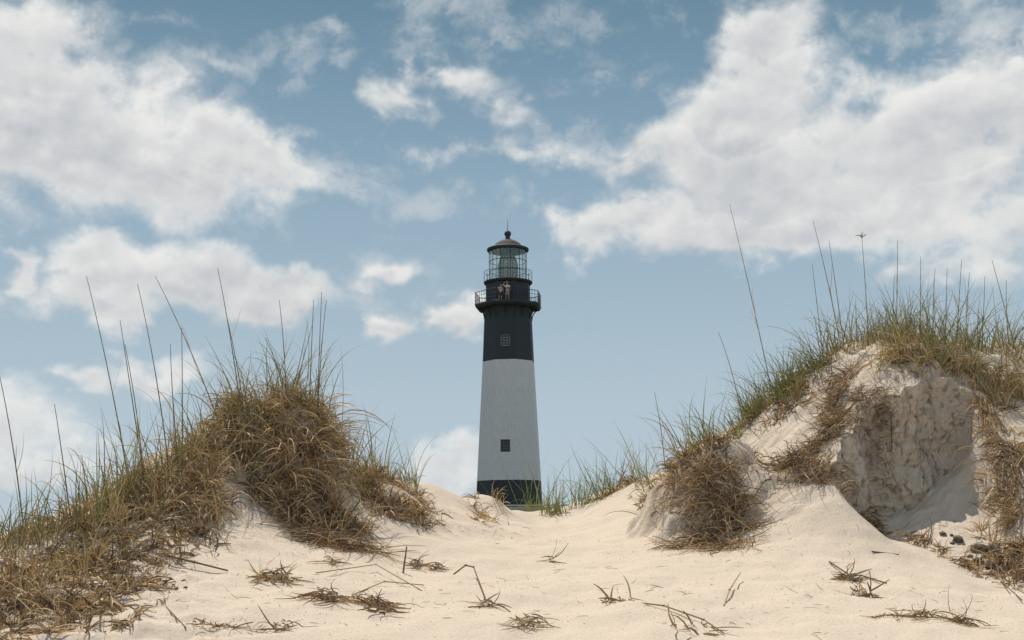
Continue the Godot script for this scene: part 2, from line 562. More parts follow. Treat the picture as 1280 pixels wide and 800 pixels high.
func blade(s: Sheaf, origin: Vector3, p0: Vector3, dir: Vector3, length: float, width: float, droop: float, curl: float, col: Color, segs := 6, tip := 0.12, lift := 0.006, lock := Vector3.ZERO) -> void:
	# a strip that bends under its weight, curls and comes to rest on the sand; p0 in the world, the mesh about origin
	var p := p0
	var d := dir.normalized()
	var side := d.cross(Vector3(rng.randfn(), rng.randfn() * 0.3, rng.randfn())).normalized()
	var bend := Vector3(rng.randfn(), rng.randfn(), rng.randfn()) * curl + lock
	var step := length / segs
	var base := s.v.size()
	for k in segs + 1:
		var t := float(k) / segs
		var w := width * 0.5 * lerpf(1.0, tip, t * t)
		if k == 0:
			w *= 0.7
		var nn := side.cross(d).normalized()
		s.v.append(p - origin + side * w)
		s.v.append(p - origin - side * w)
		s.n.append(nn)
		s.n.append(nn)
		s.c.append(col)
		s.c.append(col)
		d = (d + (Vector3.DOWN * droop * (0.4 + t) + bend) / segs).normalized()
		p += d * step
		var g := ground(p.x, p.z) + lift
		if p.y < g:
			p.y = g
			d.y = maxf(d.y, 0.0) * 0.4
			d = d.normalized() if d.length() > 0.05 else Vector3(rng.randfn(), 0.0, rng.randfn()).normalized()
		side = (side - d * side.dot(d)).normalized()
	for k in segs:
		var b := base + k * 2
		for q in [b, b + 1, b + 2, b + 1, b + 3, b + 2]:
			s.i.append(q)

var GREENS := [Color(0.215, 0.215, 0.095), Color(0.27, 0.255, 0.11), Color(0.165, 0.17, 0.08), Color(0.36, 0.315, 0.155), Color(0.24, 0.23, 0.13)]
var FRESH := [Color(0.20, 0.25, 0.085), Color(0.26, 0.30, 0.10), Color(0.16, 0.21, 0.075), Color(0.30, 0.31, 0.13)]
var STRAWS := [Color(0.58, 0.46, 0.29), Color(0.51, 0.375, 0.215), Color(0.46, 0.36, 0.235), Color(0.40, 0.265, 0.145), Color(0.56, 0.395, 0.215)]
var BROWNS := [Color(0.27, 0.185, 0.115), Color(0.19, 0.135, 0.092), Color(0.33, 0.225, 0.135), Color(0.13, 0.095, 0.07), Color(0.37, 0.29, 0.21)]

func pick(a: Array) -> Color:
	var c: Color = a[rng.randi() % a.size()]
	var k := rng.randf_range(0.8, 1.2)
	return Color(c.r * k, c.g * k, c.b * k)

func out_dir(lean: float) -> Vector3:
	var a := rng.randf() * TAU
	return Vector3(cos(a) * lean, 1.0, sin(a) * lean)

func seat(x: float, z: float) -> Vector3:
	return Vector3(x, ground(x, z), z)

func green_tuft(at: Vector3, n: int, tall: float, straw: float, lean := Vector3.ZERO, r := 0.07, fresh := 0.2) -> ArrayMesh:
	var s := Sheaf.new()
	var sway := Vector3(rng.randfn(), 0.0, rng.randfn() * 0.5) * 0.16
	for k in n:
		var a := rng.randf() * TAU
		var rr := r * sqrt(rng.randf())
		var o := Vector3(cos(a) * rr, 0.0, sin(a) * rr)
		var p := seat(at.x + o.x, at.z + o.z) - Vector3(0, 0.015, 0)
		var dry := rng.randf() < straw
		var l := tall * (0.3 + 0.9 * pow(rng.randf(), 1.5)) * (0.65 if dry else 1.0)
		var d := Vector3(o.x / r, 0.0, o.z / r) * rng.randf_range(0.05, 0.55) + Vector3.UP + (lean + sway) * rng.randf_range(0.3, 1.4) + Vector3(rng.randfn(), 0, rng.randfn()) * 0.16
		blade(s, at, p, d, l, rng.randf_range(0.0045, 0.009), 0.15 + 2.0 * pow(rng.randf(), 1.5) + (0.6 if dry else 0.0), 0.35, pick(STRAWS) if dry else (pick(FRESH) if rng.randf() < fresh else pick(GREENS)), 7, 0.08)
	return s.mesh()

func dry_tuft(at: Vector3, n: int, tall: float, brown: float, r := 0.12, hang := 0.5, curl := 0.6) -> ArrayMesh:
	# locks of dead leaves: each lock leaves the sand at one point and falls the same way
	var s := Sheaf.new()
	var tone := rng.randf_range(0.8, 1.2)
	var left := n
	while left > 0:
		var here := mini(left, rng.randi_range(4, 11))
		left -= here
		var a := rng.randf() * TAU
		var rr := r * sqrt(rng.randf())
		var x := at.x + cos(a) * rr
		var z := at.z + sin(a) * rr
		var d0 := out_dir(rng.randf_range(0.2, 1.5)) + downhill(x, z) * hang * rng.randf()
		var lock := Vector3(rng.randfn(), rng.randfn() * 0.5, rng.randfn()) * curl
		var fall := rng.randf_range(1.0, 3.2)
		var long := tall * rng.randf_range(0.45, 1.15)
		var dark := rng.randf() < brown
		for k in here:
			var p := seat(x + rng.randfn() * 0.018, z + rng.randfn() * 0.018) - Vector3(0, 0.008, 0)
			var d := d0 + Vector3(rng.randfn(), rng.randfn() * 0.6, rng.randfn()) * 0.22
			var c := pick(BROWNS) if dark != (rng.randf() < 0.2) else pick(STRAWS)
			blade(s, at, p, d, long * rng.randf_range(0.5, 1.0), rng.randf_range(0.004, 0.0105), fall * rng.randf_range(0.8, 1.2), curl * 0.4, c * tone, 7, 0.15, 0.006, lock)
	return s.mesh()

func flakes(at: Vector3, n: int, r: float, into: Sheaf = null) -> ArrayMesh:
	# broken leaves lying flat or sticking out of the sand
	var s := Sheaf.new() if into == null else into
	var origin := at if into == null else Vector3.ZERO
	var tone := rng.randf_range(0.7, 1.15)
	for k in n:
		var a := rng.randf() * TAU
		var rr := r * sqrt(rng.randf())
		var p := seat(at.x + cos(a) * rr, at.z + sin(a) * rr) + Vector3(0, rng.randf() * 0.03, 0)
		var d := Vector3(rng.randfn(), rng.randf_range(-0.1, 0.9), rng.randfn()) + downhill(p.x, p.z) * 0.4
		blade(s, origin, p, d, rng.randf_range(0.04, 0.17), rng.randf_range(0.004, 0.014), rng.randf_range(0.5, 2.5), 1.5, (pick(BROWNS) if rng.randf() < 0.62 else pick(STRAWS)) * tone, 4, 0.3)
	return s.mesh() if into == null else null

func roots(at: Vector3, n: int, long: float, r: float, pale: float, rise := 0.3) -> ArrayMesh:
	var s := Sheaf.new()
	var knots := []
	for k in 4:
		knots.append(Vector2(rng.randfn(), rng.randfn() * 0.6) * r * (0.9 if rise < 0.2 else 0.0))
	for k in n:
		var a := rng.randf() * TAU
		var rr := r * sqrt(rng.randf()) * (0.5 if rise < 0.2 else 1.0)
		var knot: Vector2 = knots[mini(rng.randi() % 5, 3)]
		var x := at.x + knot.x + cos(a) * rr
		var z := at.z + knot.y + sin(a) * rr * 0.6
		var p := seat(x, z) + Vector3(0, rng.randf_range(-0.015, 0.045), 0)
		var down := downhill(x, z)
		var d := Vector3(rng.randfn(), rng.randfn() * rise + rise * 0.3, rng.randfn() * 0.6) + down * 0.5
		blade(s, at, p, d, long * (0.15 + 0.85 * pow(rng.randf(), 2.0 if rise < 0.2 else 1.0)), rng.randf_range(0.003, 0.008), rng.randf_range(0.8, 2.6) + (1.5 if rise < 0.2 else 0.0), 1.8, pick(STRAWS) if rng.randf() < pale else pick(BROWNS), 8, 0.4, 0.01)
	return s.mesh()

func along(line: Array, t: float) -> Vector2:
	var f := clampf(t, 0.0, 0.9999) * (line.size() - 1)
	var k := int(f)
	return Vector2(line[k][0], line[k][1]).lerp(Vector2(line[k + 1][0], line[k + 1][1]), f - k)

func put_tuft(called: String, at: Vector3, m: ArrayMesh, label: String, category: String, group: String) -> void:
	var o := mesh_node(called, m, M.grass)
	o.position = at
	tag(o, label, category, group)

# ------------------------------------------------------------------ lighthouse
const TURN := 15.4

func corner(k: int, r: float, y: float) -> Vector3:
	var a := deg_to_rad(TURN + 45.0 * k)
	return Vector3(sin(a) * r, y, cos(a) * r)

func band(y0: float, r0: float, y1: float, r1: float, holes: Array) -> ArrayMesh:
	# eight-sided tapering wall; holes: facet, width, bottom, top
	var st := start()
	st.set_smooth_group(-1)
	for k in 8:
		var b0 := corner(k, r0, y0)
		var b1 := corner(k + 1, r0, y0)
		var t0 := corner(k, r1, y1)
		var t1 := corner(k + 1, r1, y1)
		var pt := func(s: float, t: float): return b0.lerp(b1, s).lerp(t0.lerp(t1, s), t)
		var mine := []
		for h in holes:
			if h[0] == k:
				mine = h
		if mine.is_empty():
			for q in 6:
				quad(st, pt.call(0.0, q / 6.0), pt.call(1.0, q / 6.0), pt.call(1.0, (q + 1) / 6.0), pt.call(0.0, (q + 1) / 6.0))
			continue
		var ta: float = (mine[2] - y0) / (y1 - y0)
		var tb: float = (mine[3] - y0) / (y1 - y0)
		var half: float = mine[1] * 0.5 / b0.distance_to(b1)
		var half2: float = mine[1] * 0.5 / t0.distance_to(t1)
		var sl := lerpf(0.5 - half, 0.5 - half2, (ta + tb) * 0.5)
		var sr := 1.0 - sl
		quad(st, pt.call(0.0, 0.0), pt.call(1.0, 0.0), pt.call(1.0, ta), pt.call(0.0, ta))
		quad(st, pt.call(0.0, tb), pt.call(1.0, tb), pt.call(1.0, 1.0), pt.call(0.0, 1.0))
		quad(st, pt.call(0.0, ta), pt.call(sl, ta), pt.call(sl, tb), pt.call(0.0, tb))
		quad(st, pt.call(sr, ta), pt.call(1.0, ta), pt.call(1.0, tb), pt.call(sr, tb))
		var inn := -(b0 + b1) * 0.5
		inn = Vector3(inn.x, 0.0, inn.z).normalized() * 0.3
		var c := [pt.call(sl, ta), pt.call(sr, ta), pt.call(sr, tb), pt.call(sl, tb)]
		for q in 4:
			quad(st, c[q], c[(q + 1) % 4], c[(q + 1) % 4] + inn, c[q] + inn)
	st.generate_normals()
	return st.commit()

func tower_window(house: Node3D, y0: float, y1: float, width: float, rm: float, mat: Material, lean: float) -> void:
	var a := deg_to_rad(TURN - 22.5)
	var apothem := rm * cos(deg_to_rad(22.5)) - 0.14
	var w := Node3D.new()
	w.name = "window"
	house.add_child(w, true)
	w.transform = Transform3D(Basis(Vector3.UP, a) * Basis(Vector3.RIGHT, -lean), Vector3(sin(a) * apothem, (y0 + y1) * 0.5, cos(a) * apothem))
	var h := y1 - y0
	var st := start()
	for s in [-1.0, 1.0]:
		box(st, Transform3D(Basis(), Vector3(s * (width * 0.5 - 0.03), 0, 0)), Vector3(0.06, h, 0.08))
		box(st, Transform3D(Basis(), Vector3(0, s * (h * 0.5 - 0.03), 0)), Vector3(width - 0.124, 0.06, 0.078))
	mesh_node("frame", flat(st), mat, w)
	st = start()
	for k in 2:
		box(st, Transform3D(Basis(), Vector3((k - 0.5) * width / 3.0, 0, 0)), Vector3(0.035, h - 0.12, 0.05))
	for k in 3:
		box(st, Transform3D(Basis(), Vector3(0, (k - 1) * h / 4.0, 0.003)), Vector3(width - 0.12, 0.035, 0.05))
	mesh_node("muntins", flat(st), mat, w)
	var pane := BoxMesh.new()
	pane.size = Vector3(width / 3.0 - 0.05, h / 4.0 - 0.05, 0.012)
	for i in 3:
		for j in 4:
			var g := mesh_node("pane", pane, M.pane, w)
			g.position = Vector3((i - 1) * width / 3.0 * 0.96, (j - 1.5) * h / 4.0 * 0.96, -0.012)

func ring_of(st: SurfaceTool, r: float, y: float, thick: float) -> void:
	for k in 8:
		bar(st, corner(k, r, y), corner(k + 1, r, y), thick, 5)

func build_lighthouse() -> void:
	var house := Node3D.new()
	house.name = numbered("lighthouse")
	add_child(house)
	house.position = Vector3(-0.38, -0.26, -120.0)
	tag(house, "tall octagonal lighthouse with black and white bands and glass lantern", "lighthouse")
	mesh_node("base_band", band(-1.0, 3.71, 6.86, 3.31, []), M.black, house)
	mesh_node("white_band", band(6.86, 3.31, 18.78, 2.70, [[7, 0.95, 9.57, 10.80]]), M.white, house)
	mesh_node("top_band", band(18.78, 2.70, 24.4, 2.47, [[7, 0.95, 20.15, 21.30]]), M.black, house)
	tower_window(house, 9.57, 10.80, 0.95, 3.14, M.dull_frame, 0.04)
	tower_window(house, 20.15, 21.30, 0.95, 2.62, M.pale_frame, 0.04)
	# dark room behind the windows
	var core := CylinderMesh.new()
	core.top_radius = 1.6
	core.bottom_radius = 1.9
	core.height = 20.0
	mesh_node("stair_core", core, M.black, house).position = Vector3(0, 14.0, 0)
	# main gallery
	var deck := Node3D.new()
	deck.name = "gallery"
	house.add_child(deck)
	var st := start()
	for k in 8:
		var o0 := corner(k, 3.52, 24.55)
		var o1 := corner(k + 1, 3.52, 24.55)
		var u0 := corner(k, 3.40, 24.30)
		var u1 := corner(k + 1, 3.40, 24.30)
		var up := Vector3(0, 0.14, 0)
		quad(st, u0, u1, o1, o0)
		quad(st, o0, o1, o1 + up, o0 + up)
		quad(st, o0 + up, o1 + up, corner(k + 1, 2.0, 24.69), corner(k, 2.0, 24.69))
		quad(st, corner(k, 2.0, 24.30), corner(k + 1, 2.0, 24.30), u1, u0)
	mesh_node("deck", flat(st), M.black, deck)
	for k in 16:
		st = start()
		var a := deg_to_rad(TURN + 22.5 * k)
		var out := Vector3(sin(a), 0, cos(a))
		var reach := 3.30 if k % 2 == 0 else 3.30 * cos(deg_to_rad(22.5))
		var inner := 2.50 if k % 2 == 0 else 2.50 * cos(deg_to_rad(22.5))
		var last := out * reach + Vector3(0, 24.28, 0)
		for q in 7:
			var t := (q + 1) / 7.0
			var r := lerpf(inner, reach, 1.0 - sin(t * PI / 2))
			var here := out * r + Vector3(0, 24.28 - 1.15 * (1.0 - cos(t * PI / 2)), 0)
			bar(st, last, here, 0.055, 4)
			last = here
		bar(st, out * inner + Vector3(0, 24.25, 0), out * reach + Vector3(0, 24.25, 0), 0.05, 4)
		mesh_node("bracket", flat(st), M.black, deck)
	var rail := Node3D.new()
	rail.name = "gallery_railing"
	house.add_child(rail)
	st = start()
	ring_of(st, 3.46, 25.86, 0.038)
	ring_of(st, 3.46, 25.45, 0.022)
	ring_of(st, 3.46, 25.05, 0.022)
	mesh_node("rail", flat(st), M.iron, rail)
	st = start()
	for k in 8:
		for q in 7:
			var p := corner(k, 3.46, 24.69).lerp(corner(k + 1, 3.46, 24.69), q / 7.0)
			bar(st, p, p + Vector3(0, 1.17, 0), 0.032 if q == 0 else 0.018, 5)
	mesh_node("baluster", flat(st), M.iron, rail)
	# watch room and lantern gallery
	mesh_node("watch_room", band(24.69, 2.36, 26.95, 2.34, []), M.black, house)
	mesh_node("lantern_deck", lathe([Vector2(2.2, 26.80), Vector2(2.40, 26.86), Vector2(2.50, 26.98), Vector2(2.50, 27.09), Vector2(0.3, 27.10)], 40, false), M.black, house)
	st = start()
	for k in 24:
		var a0 := TAU * k / 24.0
		var a1 := TAU * (k + 1) / 24.0
		for y in [27.62, 28.14]:
			bar(st, Vector3(sin(a0) * 2.46, y, cos(a0) * 2.46), Vector3(sin(a1) * 2.46, y, cos(a1) * 2.46), 0.024 if y > 28.0 else 0.016, 5)
		if k % 2 == 0:
			bar(st, Vector3(sin(a0) * 2.46, 27.09, cos(a0) * 2.46), Vector3(sin(a0) * 2.46, 28.14, cos(a0) * 2.46), 0.022, 5)
	mesh_node("lantern_railing", flat(st), M.iron, house)
	# lantern room: glass between iron bars
	var room := Node3D.new()
	room.name = "lantern_room"
	house.add_child(room)
	var sides := 12
	var lr := 1.93
	for k in sides:
		var a0 := TAU * (k + 0.25) / sides
		var a1 := TAU * (k + 1.25) / sides
		for j in 3:
			var y0 := 27.14 + 1.07 * j
			var p0 := Vector3(sin(a0) * lr, y0, cos(a0) * lr)
			var p1 := Vector3(sin(a1) * lr, y0, cos(a1) * lr)
			var mid := (p0 + p1) * 0.5
			var pm := BoxMesh.new()
			pm.size = Vector3(p0.distance_to(p1) - 0.03, 1.03, 0.015)
			var g := mesh_node("pane", pm, M.glass, room)
			g.transform = Transform3D(Basis(Vector3.UP, (a0 + a1) * 0.5), mid + Vector3(0, 0.53, 0))
	st = start()
	for k in sides:
		var a0 := TAU * (k + 0.25) / sides
		var a1 := TAU * (k + 1.25) / sides
		var p0 := Vector3(sin(a0) * lr, 27.1, cos(a0) * lr)
		var p1 := Vector3(sin(a1) * lr, 27.1, cos(a1) * lr)
		bar(st, p0, p0 + Vector3(0, 3.3, 0), 0.038, 6)
		for y in [0.03, 1.07, 2.14, 3.21]:
			bar(st, p0 + Vector3(0, y, 0), p1 + Vector3(0, y, 0), 0.034, 6)
	mesh_node("lantern_bars", flat(st), M.iron, room)
	# the lens in its brass cage
	var lens := Node3D.new()
	lens.name = "lens"
	house.add_child(lens)
	mesh_node("lens_glass", lathe([Vector2(0.75, 27.1), Vector2(0.95, 27.5), Vector2(0.98, 28.6), Vector2(0.94, 29.0), Vector2(0.80, 29.5), Vector2(0.55, 29.9), Vector2(0.2, 30.1), Vector2(0.0, 30.12)], 24), M.lens, lens)
	st = start()
	for k in 12:
		var a := TAU * k / 12.0
		var pr := [Vector2(0.99, 27.5), Vector2(1.01, 28.6), Vector2(0.97, 29.0), Vector2(0.83, 29.5), Vector2(0.58, 29.9), Vector2(0.2, 30.13)]
		for q in pr.size() - 1:
			bar(st, Vector3(sin(a) * pr[q].x, pr[q].y, cos(a) * pr[q].x), Vector3(sin(a) * pr[q + 1].x, pr[q + 1].y, cos(a) * pr[q + 1].x), 0.03, 4)
	mesh_node("lens_frame", flat(st), M.iron, lens)
	# roof
	var roof := mesh_node("roof", lathe([Vector2(1.9, 30.38), Vector2(2.10, 30.42), Vector2(2.12, 30.56), Vector2(1.98, 30.62), Vector2(1.62, 30.70), Vector2(1.50, 30.86), Vector2(1.28, 31.12), Vector2(0.98, 31.34), Vector2(0.62, 31.50), Vector2(0.34, 31.56)], 40), M.roof, house)
	mesh_node("eave", lathe([Vector2(1.85, 30.30), Vector2(2.13, 30.36), Vector2(2.16, 30.47), Vector2(2.16, 30.58), Vector2(2.0, 30.66)], 40, false), M.black, house)
	mesh_node("ventilator_ball", lathe([Vector2(0.42, 31.52), Vector2(0.30, 31.62), Vector2(0.24, 31.74), Vector2(0.26, 31.86), Vector2(0.20, 31.93), Vector2(0.31, 32.03), Vector2(0.36, 32.18), Vector2(0.34, 32.32), Vector2(0.26, 32.46), Vector2(0.12, 32.54), Vector2(0.0, 32.56)], 20), M.black, roof)
	st = start()
	bar(st, Vector3(0, 32.5, 0), Vector3(0, 33.75, 0), 0.035, 5, 0.02)
	mesh_node("lightning_rod", flat(st), M.black, roof)

# ------------------------------------------------------------------ people: smooth bodies meshed from joints
func field(p: Vector3, bones: Array, k: float) -> float:
	var d := 9.0
	for b in bones:
		var a: Vector3 = b[0]
		var ab: Vector3 = b[1] - a
		var t := clampf((p - a).dot(ab) / maxf(ab.length_squared(), 1e-9), 0.0, 1.0)
		var e: float = p.distance_to(a + ab * t) - lerpf(b[2], b[3], t)
		var h := clampf(0.5 + 0.5 * (d - e) / k, 0.0, 1.0)
		d = lerpf(d, e, h) - k * h * (1.0 - h)
	return d

func net(st: SurfaceTool, bones: Array, cell: float, k: float) -> void:
	var lo := Vector3.ONE * 99.0
	var hi := -lo
	for b in bones:
		for e in 2:
			lo = lo.min(b[e] - Vector3.ONE * (b[2 + e] + cell * 2 + k))
			hi = hi.max(b[e] + Vector3.ONE * (b[2 + e] + cell * 2 + k))
	var n := Vector3i(((hi - lo) / cell).ceil()) + Vector3i.ONE
	var f := PackedFloat32Array()
	f.resize(n.x * n.y * n.z)
	var at := 0
	for z in n.z:
		for y in n.y:
			for x in n.x:
				f[at] = field(lo + Vector3(x, y, z) * cell, bones, k)
				at += 1
	var sx := 1
	var sy := n.x
	var sz := n.x * n.y
	var spot := {}
	for z in n.z - 1:
		for y in n.y - 1:
			for x in n.x - 1:
				var b := x + y * sy + z * sz
				var inside := f[b] < 0.0
				if (f[b + 1] < 0.0) == inside and (f[b + sy] < 0.0) == inside and (f[b + sz] < 0.0) == inside and (f[b + sy + 1] < 0.0) == inside and (f[b + sz + 1] < 0.0) == inside and (f[b + sy + sz] < 0.0) == inside and (f[b + sy + sz + 1] < 0.0) == inside:
					continue
				var sum := Vector3.ZERO
				var count := 0
				for e in [[0, sx], [sy, sy + sx], [sz, sz + sx], [sz + sy, sz + sy + sx], [0, sy], [sx, sx + sy], [sz, sz + sy], [sz + sx, sz + sx + sy], [0, sz], [sx, sx + sz], [sy, sy + sz], [sx + sy, sx + sy + sz]]:
					var fa := f[b + e[0]]
					var fb := f[b + e[1]]
					if (fa < 0.0) != (fb < 0.0):
						var t := fa / (fa - fb)
						var pa := Vector3(1 if e[0] in [sx, sx + sy, sx + sz, sx + sy + sz] else 0, 1 if e[0] in [sy, sy + sx, sy + sz, sx + sy + sz] else 0, 1 if e[0] in [sz, sz + sx, sz + sy, sx + sy + sz] else 0)
						var pb := Vector3(1 if e[1] in [sx, sx + sy, sx + sz, sx + sy + sz] else 0, 1 if e[1] in [sy, sy + sx, sy + sz, sx + sy + sz] else 0, 1 if e[1] in [sz, sz + sx, sz + sy, sx + sy + sz] else 0)
						sum += pa.lerp(pb, t)
						count += 1
				if count:
					spot[b] = lo + (Vector3(x, y, z) + sum / count) * cell
	for b in spot:
		for e in [[sx, sy, sz], [sy, sz, sx], [sz, sx, sy]]:
			if (f[b] < 0.0) == (f[b + e[0]] < 0.0):
				continue
			var q := [b, b - e[1], b - e[1] - e[2], b - e[2]]
			if not (spot.has(q[1]) and spot.has(q[2]) and spot.has(q[3])):
				continue
			if f[b] < 0.0:
				q.reverse()
			quad(st, spot[q[0]], spot[q[1]], spot[q[2]], spot[q[3]])

func hand(st: SurfaceTool, wrist: Vector3, along_arm: Vector3, palm: Vector3) -> void:
	var d := along_arm.normalized()
	var across := d.cross(palm).normalized()
	var bones := [[wrist, wrist + d * 0.06, 0.024, 0.026], [wrist + d * 0.05 - across * 0.022, wrist + d * 0.08 - across * 0.024, 0.016, 0.014], [wrist + d * 0.05 + across * 0.022, wrist + d * 0.08 + across * 0.024, 0.016, 0.014]]
	for k in 4:
		var o := across * (k - 1.5) * 0.019
		var l: float = [0.062, 0.075, 0.07, 0.055][k]
		var root := wrist + d * 0.08 + o
		var mid := root + (d * 0.9 + palm * 0.35) * l * 0.5
		bones.append([root, mid, 0.0095, 0.009])
		bones.append([mid, mid + (d * 0.6 + palm * 0.8) * l * 0.5, 0.009, 0.0075])
	var tb := wrist + d * 0.025 - across * 0.025
	var tm := tb + d * 0.03 - across * 0.025 + palm * 0.01
	bones.append([tb, tm, 0.012, 0.010])
	bones.append([tm, tm + d * 0.03 + palm * 0.01, 0.010, 0.008])
	net(st, bones, 0.007, 0.006)

func person(at: Vector3, turn: float, tall: float, arm_l: Array, arm_r: Array, look_turn: float, bow: float, cols: Dictionary, label: String) -> void:
	var o := Node3D.new()
	o.name = numbered("person")
	add_child(o)
	o.position = at
	o.rotation.y = turn
	tag(o, label, "person")
	var s := tall / 1.75
	var V := func(x: float, y: float, z: float): return Vector3(x, y, z) * s
	var neck: Vector3 = V.call(0.0, 1.46, 0.03 + bow)
	var chest: Vector3 = V.call(0.0, 1.27, 0.02 + bow * 0.7)
	var waist: Vector3 = V.call(0.0, 1.06, 0.0)
	var hips: Vector3 = V.call(0.0, 0.94, -0.02)
	var face := Vector3(sin(look_turn), -bow * 0.8, cos(look_turn)).normalized()
	var head: Vector3 = neck + V.call(0.0, 0.17, 0.02 + bow * 0.25)
	var bones := [[neck, head, 0.058 * s, 0.07 * s], [chest - V.call(0.08, 0, 0), chest + V.call(0.08, 0, 0), 0.115 * s, 0.115 * s], [chest, waist, 0.12 * s, 0.11 * s], [waist, hips, 0.115 * s, 0.12 * s], [hips - V.call(0.07, 0, 0), hips + V.call(0.07, 0, 0), 0.11 * s, 0.11 * s], [neck - V.call(0.1, 0.08, 0), neck + V.call(0.1, -0.08, 0), 0.06 * s, 0.06 * s]]
	var shirt := [[chest - V.call(0.08, 0, 0), chest + V.call(0.08, 0, 0), 0.135 * s, 0.135 * s], [chest, hips, 0.14 * s, 0.145 * s], [neck - V.call(0.1, 0.09, 0), neck + V.call(0.1, -0.09, 0), 0.08 * s, 0.08 * s]]
	var pants := [[hips - V.call(0.07, 0, 0), hips + V.call(0.07, 0, 0), 0.128 * s, 0.128 * s]]
	var shoes := []
	for side in [-1.0, 1.0]:
		var hip: Vector3 = V.call(side * 0.09, 0.92, -0.02)
		var knee: Vector3 = V.call(side * 0.12, 0.50, 0.03)
		var ankle: Vector3 = V.call(side * 0.14, 0.09, -0.02)
		bones.append([hip, knee, 0.085 * s, 0.055 * s])
		bones.append([knee, knee.lerp(ankle, 0.35) + V.call(0, 0, -0.012), 0.054 * s, 0.056 * s])
		bones.append([knee.lerp(ankle, 0.35), ankle, 0.054 * s, 0.036 * s])
		bones.append([ankle, V.call(side * 0.16, 0.04, 0.14), 0.035 * s, 0.03 * s])
		pants.append([hip, hip.lerp(knee, 0.85), 0.105 * s, 0.088 * s])
		shoes.append([V.call(side * 0.14, 0.05, -0.04), V.call(side * 0.16, 0.042, 0.15), 0.05 * s, 0.04 * s])
		var arm: Array = arm_l if side > 0.0 else arm_r
		var shoulder: Vector3 = neck + V.call(side * 0.18, -0.07, 0.0)
		var elbow: Vector3 = shoulder + arm[0] * s
		var wrist: Vector3 = elbow + arm[1] * s
		bones.append([shoulder, elbow, 0.052 * s, 0.040 * s])
		bones.append([elbow, wrist, 0.040 * s, 0.026 * s])
		shirt.append([shoulder, shoulder.lerp(elbow, 0.7), 0.068 * s, 0.062 * s])
		arm.append(wrist)
	var st := start()
	st.set_smooth_group(0)
	net(st, bones, 0.022 * s, 0.035)
	# the head: skull, jaw, nose, ears on a finer grid
	var fr := face
	var rt := Vector3.UP.cross(fr).normalized()
	var hd := [[head + Vector3(0, 0.05, 0) * s - fr * 0.01, head + Vector3(0, 0.035, 0) * s + fr * 0.015, 0.088 * s, 0.084 * s], [head - Vector3(0, 0.045, 0) * s + fr * 0.03 * s, head - Vector3(0, 0.03, 0) * s, 0.052 * s, 0.06 * s], [head + Vector3(0, 0.035, 0) * s + fr * 0.095 * s, head - Vector3(0, 0.005, 0) * s + fr * 0.108 * s, 0.008 * s, 0.015 * s], [neck, head, 0.056 * s, 0.056 * s]]
	for side in [-1.0, 1.0]:
		hd.append([head + rt * 0.082 * side * s + Vector3(0, 0.03, 0), head + rt * 0.086 * side * s - Vector3(0, 0.01, 0), 0.016 * s, 0.012 * s])
	net(st, hd, 0.012 * s, 0.014)
	for arm in [arm_l, arm_r]:
		hand(st, arm[2], arm[1], Vector3(0, -0.2, 1).normalized() if arm[1].normalized().y < 0.5 else Vector3(0, 0.2, -1).normalized())
	st.generate_normals()
	st.index()
	mesh_node("body", st.commit(), cols.skin, o)
	for part in [["shirt", shirt, cols.shirt, 0.022], ["shorts", pants, cols.shorts, 0.022], ["shoes", shoes, cols.shoes, 0.018]]:
		st = start()
		st.set_smooth_group(0)
		net(st, part[1], part[3] * s, 0.03)
		st.generate_normals()
		mesh_node(part[0], st.commit(), part[2], o)
	st = start()
	st.set_smooth_group(0)
	net(st, [[head + Vector3(0, 0.075, 0) * s - fr * 0.02, head + Vector3(0, 0.06, 0) * s - fr * 0.03, 0.09 * s, 0.092 * s], [head + Vector3(0, 0.0, 0) * s - fr * 0.055 * s, head - Vector3(0, cols.long, 0) * s - fr * 0.07 * s, 0.07 * s, 0.05 * s]], 0.014, 0.02)
	st.generate_normals()
	mesh_node("hair", st.commit(), cols.hair, o)
	st = start()
	for side in [-1.0, 1.0]:
		bar(st, head + rt * side * 0.032 * s + fr * 0.085 * s + Vector3(0, 0.03, 0) * s, head + rt * side * 0.032 * s + fr * 0.098 * s + Vector3(0, 0.03, 0) * s, 0.010, 6)
	bar(st, head + fr * 0.083 * s - rt * 0.022 * s - Vector3(0, 0.045, 0) * s, head + fr * 0.083 * s + rt * 0.022 * s - Vector3(0, 0.045, 0) * s, 0.006, 5)
	mesh_node("face", flat(st), cols.hair, o)
	if cols.has("hat"):
		var hat := Node3D.new()
		hat.name = "hat"
		o.add_child(hat)
		hat.position = head + Vector3(0, 0.10, 0) * s - fr * 0.01
		mesh_node("crown", lathe([Vector2(0.115, 0.0), Vector2(0.11, 0.06), Vector2(0.085, 0.10), Vector2(0.0, 0.11)], 20), cols.hat, hat)
		mesh_node("brim", lathe([Vector2(0.10, 0.012), Vector2(0.20, -0.01), Vector2(0.20, -0.018), Vector2(0.10, 0.0)], 24), cols.hat, hat)

# ------------------------------------------------------------------ small dead things on the sand
func twig(points: Array, r: float, mat: Material) -> MeshInstance3D:
	# points: x, z, height over the sand
	var o3 := seat(points[0][0], points[0][1])
	var st := start()
	st.set_smooth_group(0)
	for k in points.size() - 1:
		var a := seat(points[k][0], points[k][1]) + Vector3(0, points[k][2], 0) - o3
		var b := seat(points[k + 1][0], points[k + 1][1]) + Vector3(0, points[k + 1][2], 0) - o3
		bar(st, a, b, r * (1.0 - 0.4 * k / points.size()), 6, r * (1.0 - 0.4 * (k + 1) / points.size()))
		if k > 0:
			box(st, Transform3D(Basis(), a), Vector3.ONE * r * 2.3)
	st.generate_normals()
	var o := mesh_node("dry_twig", st.commit(), mat)
	o.position = o3
	return o

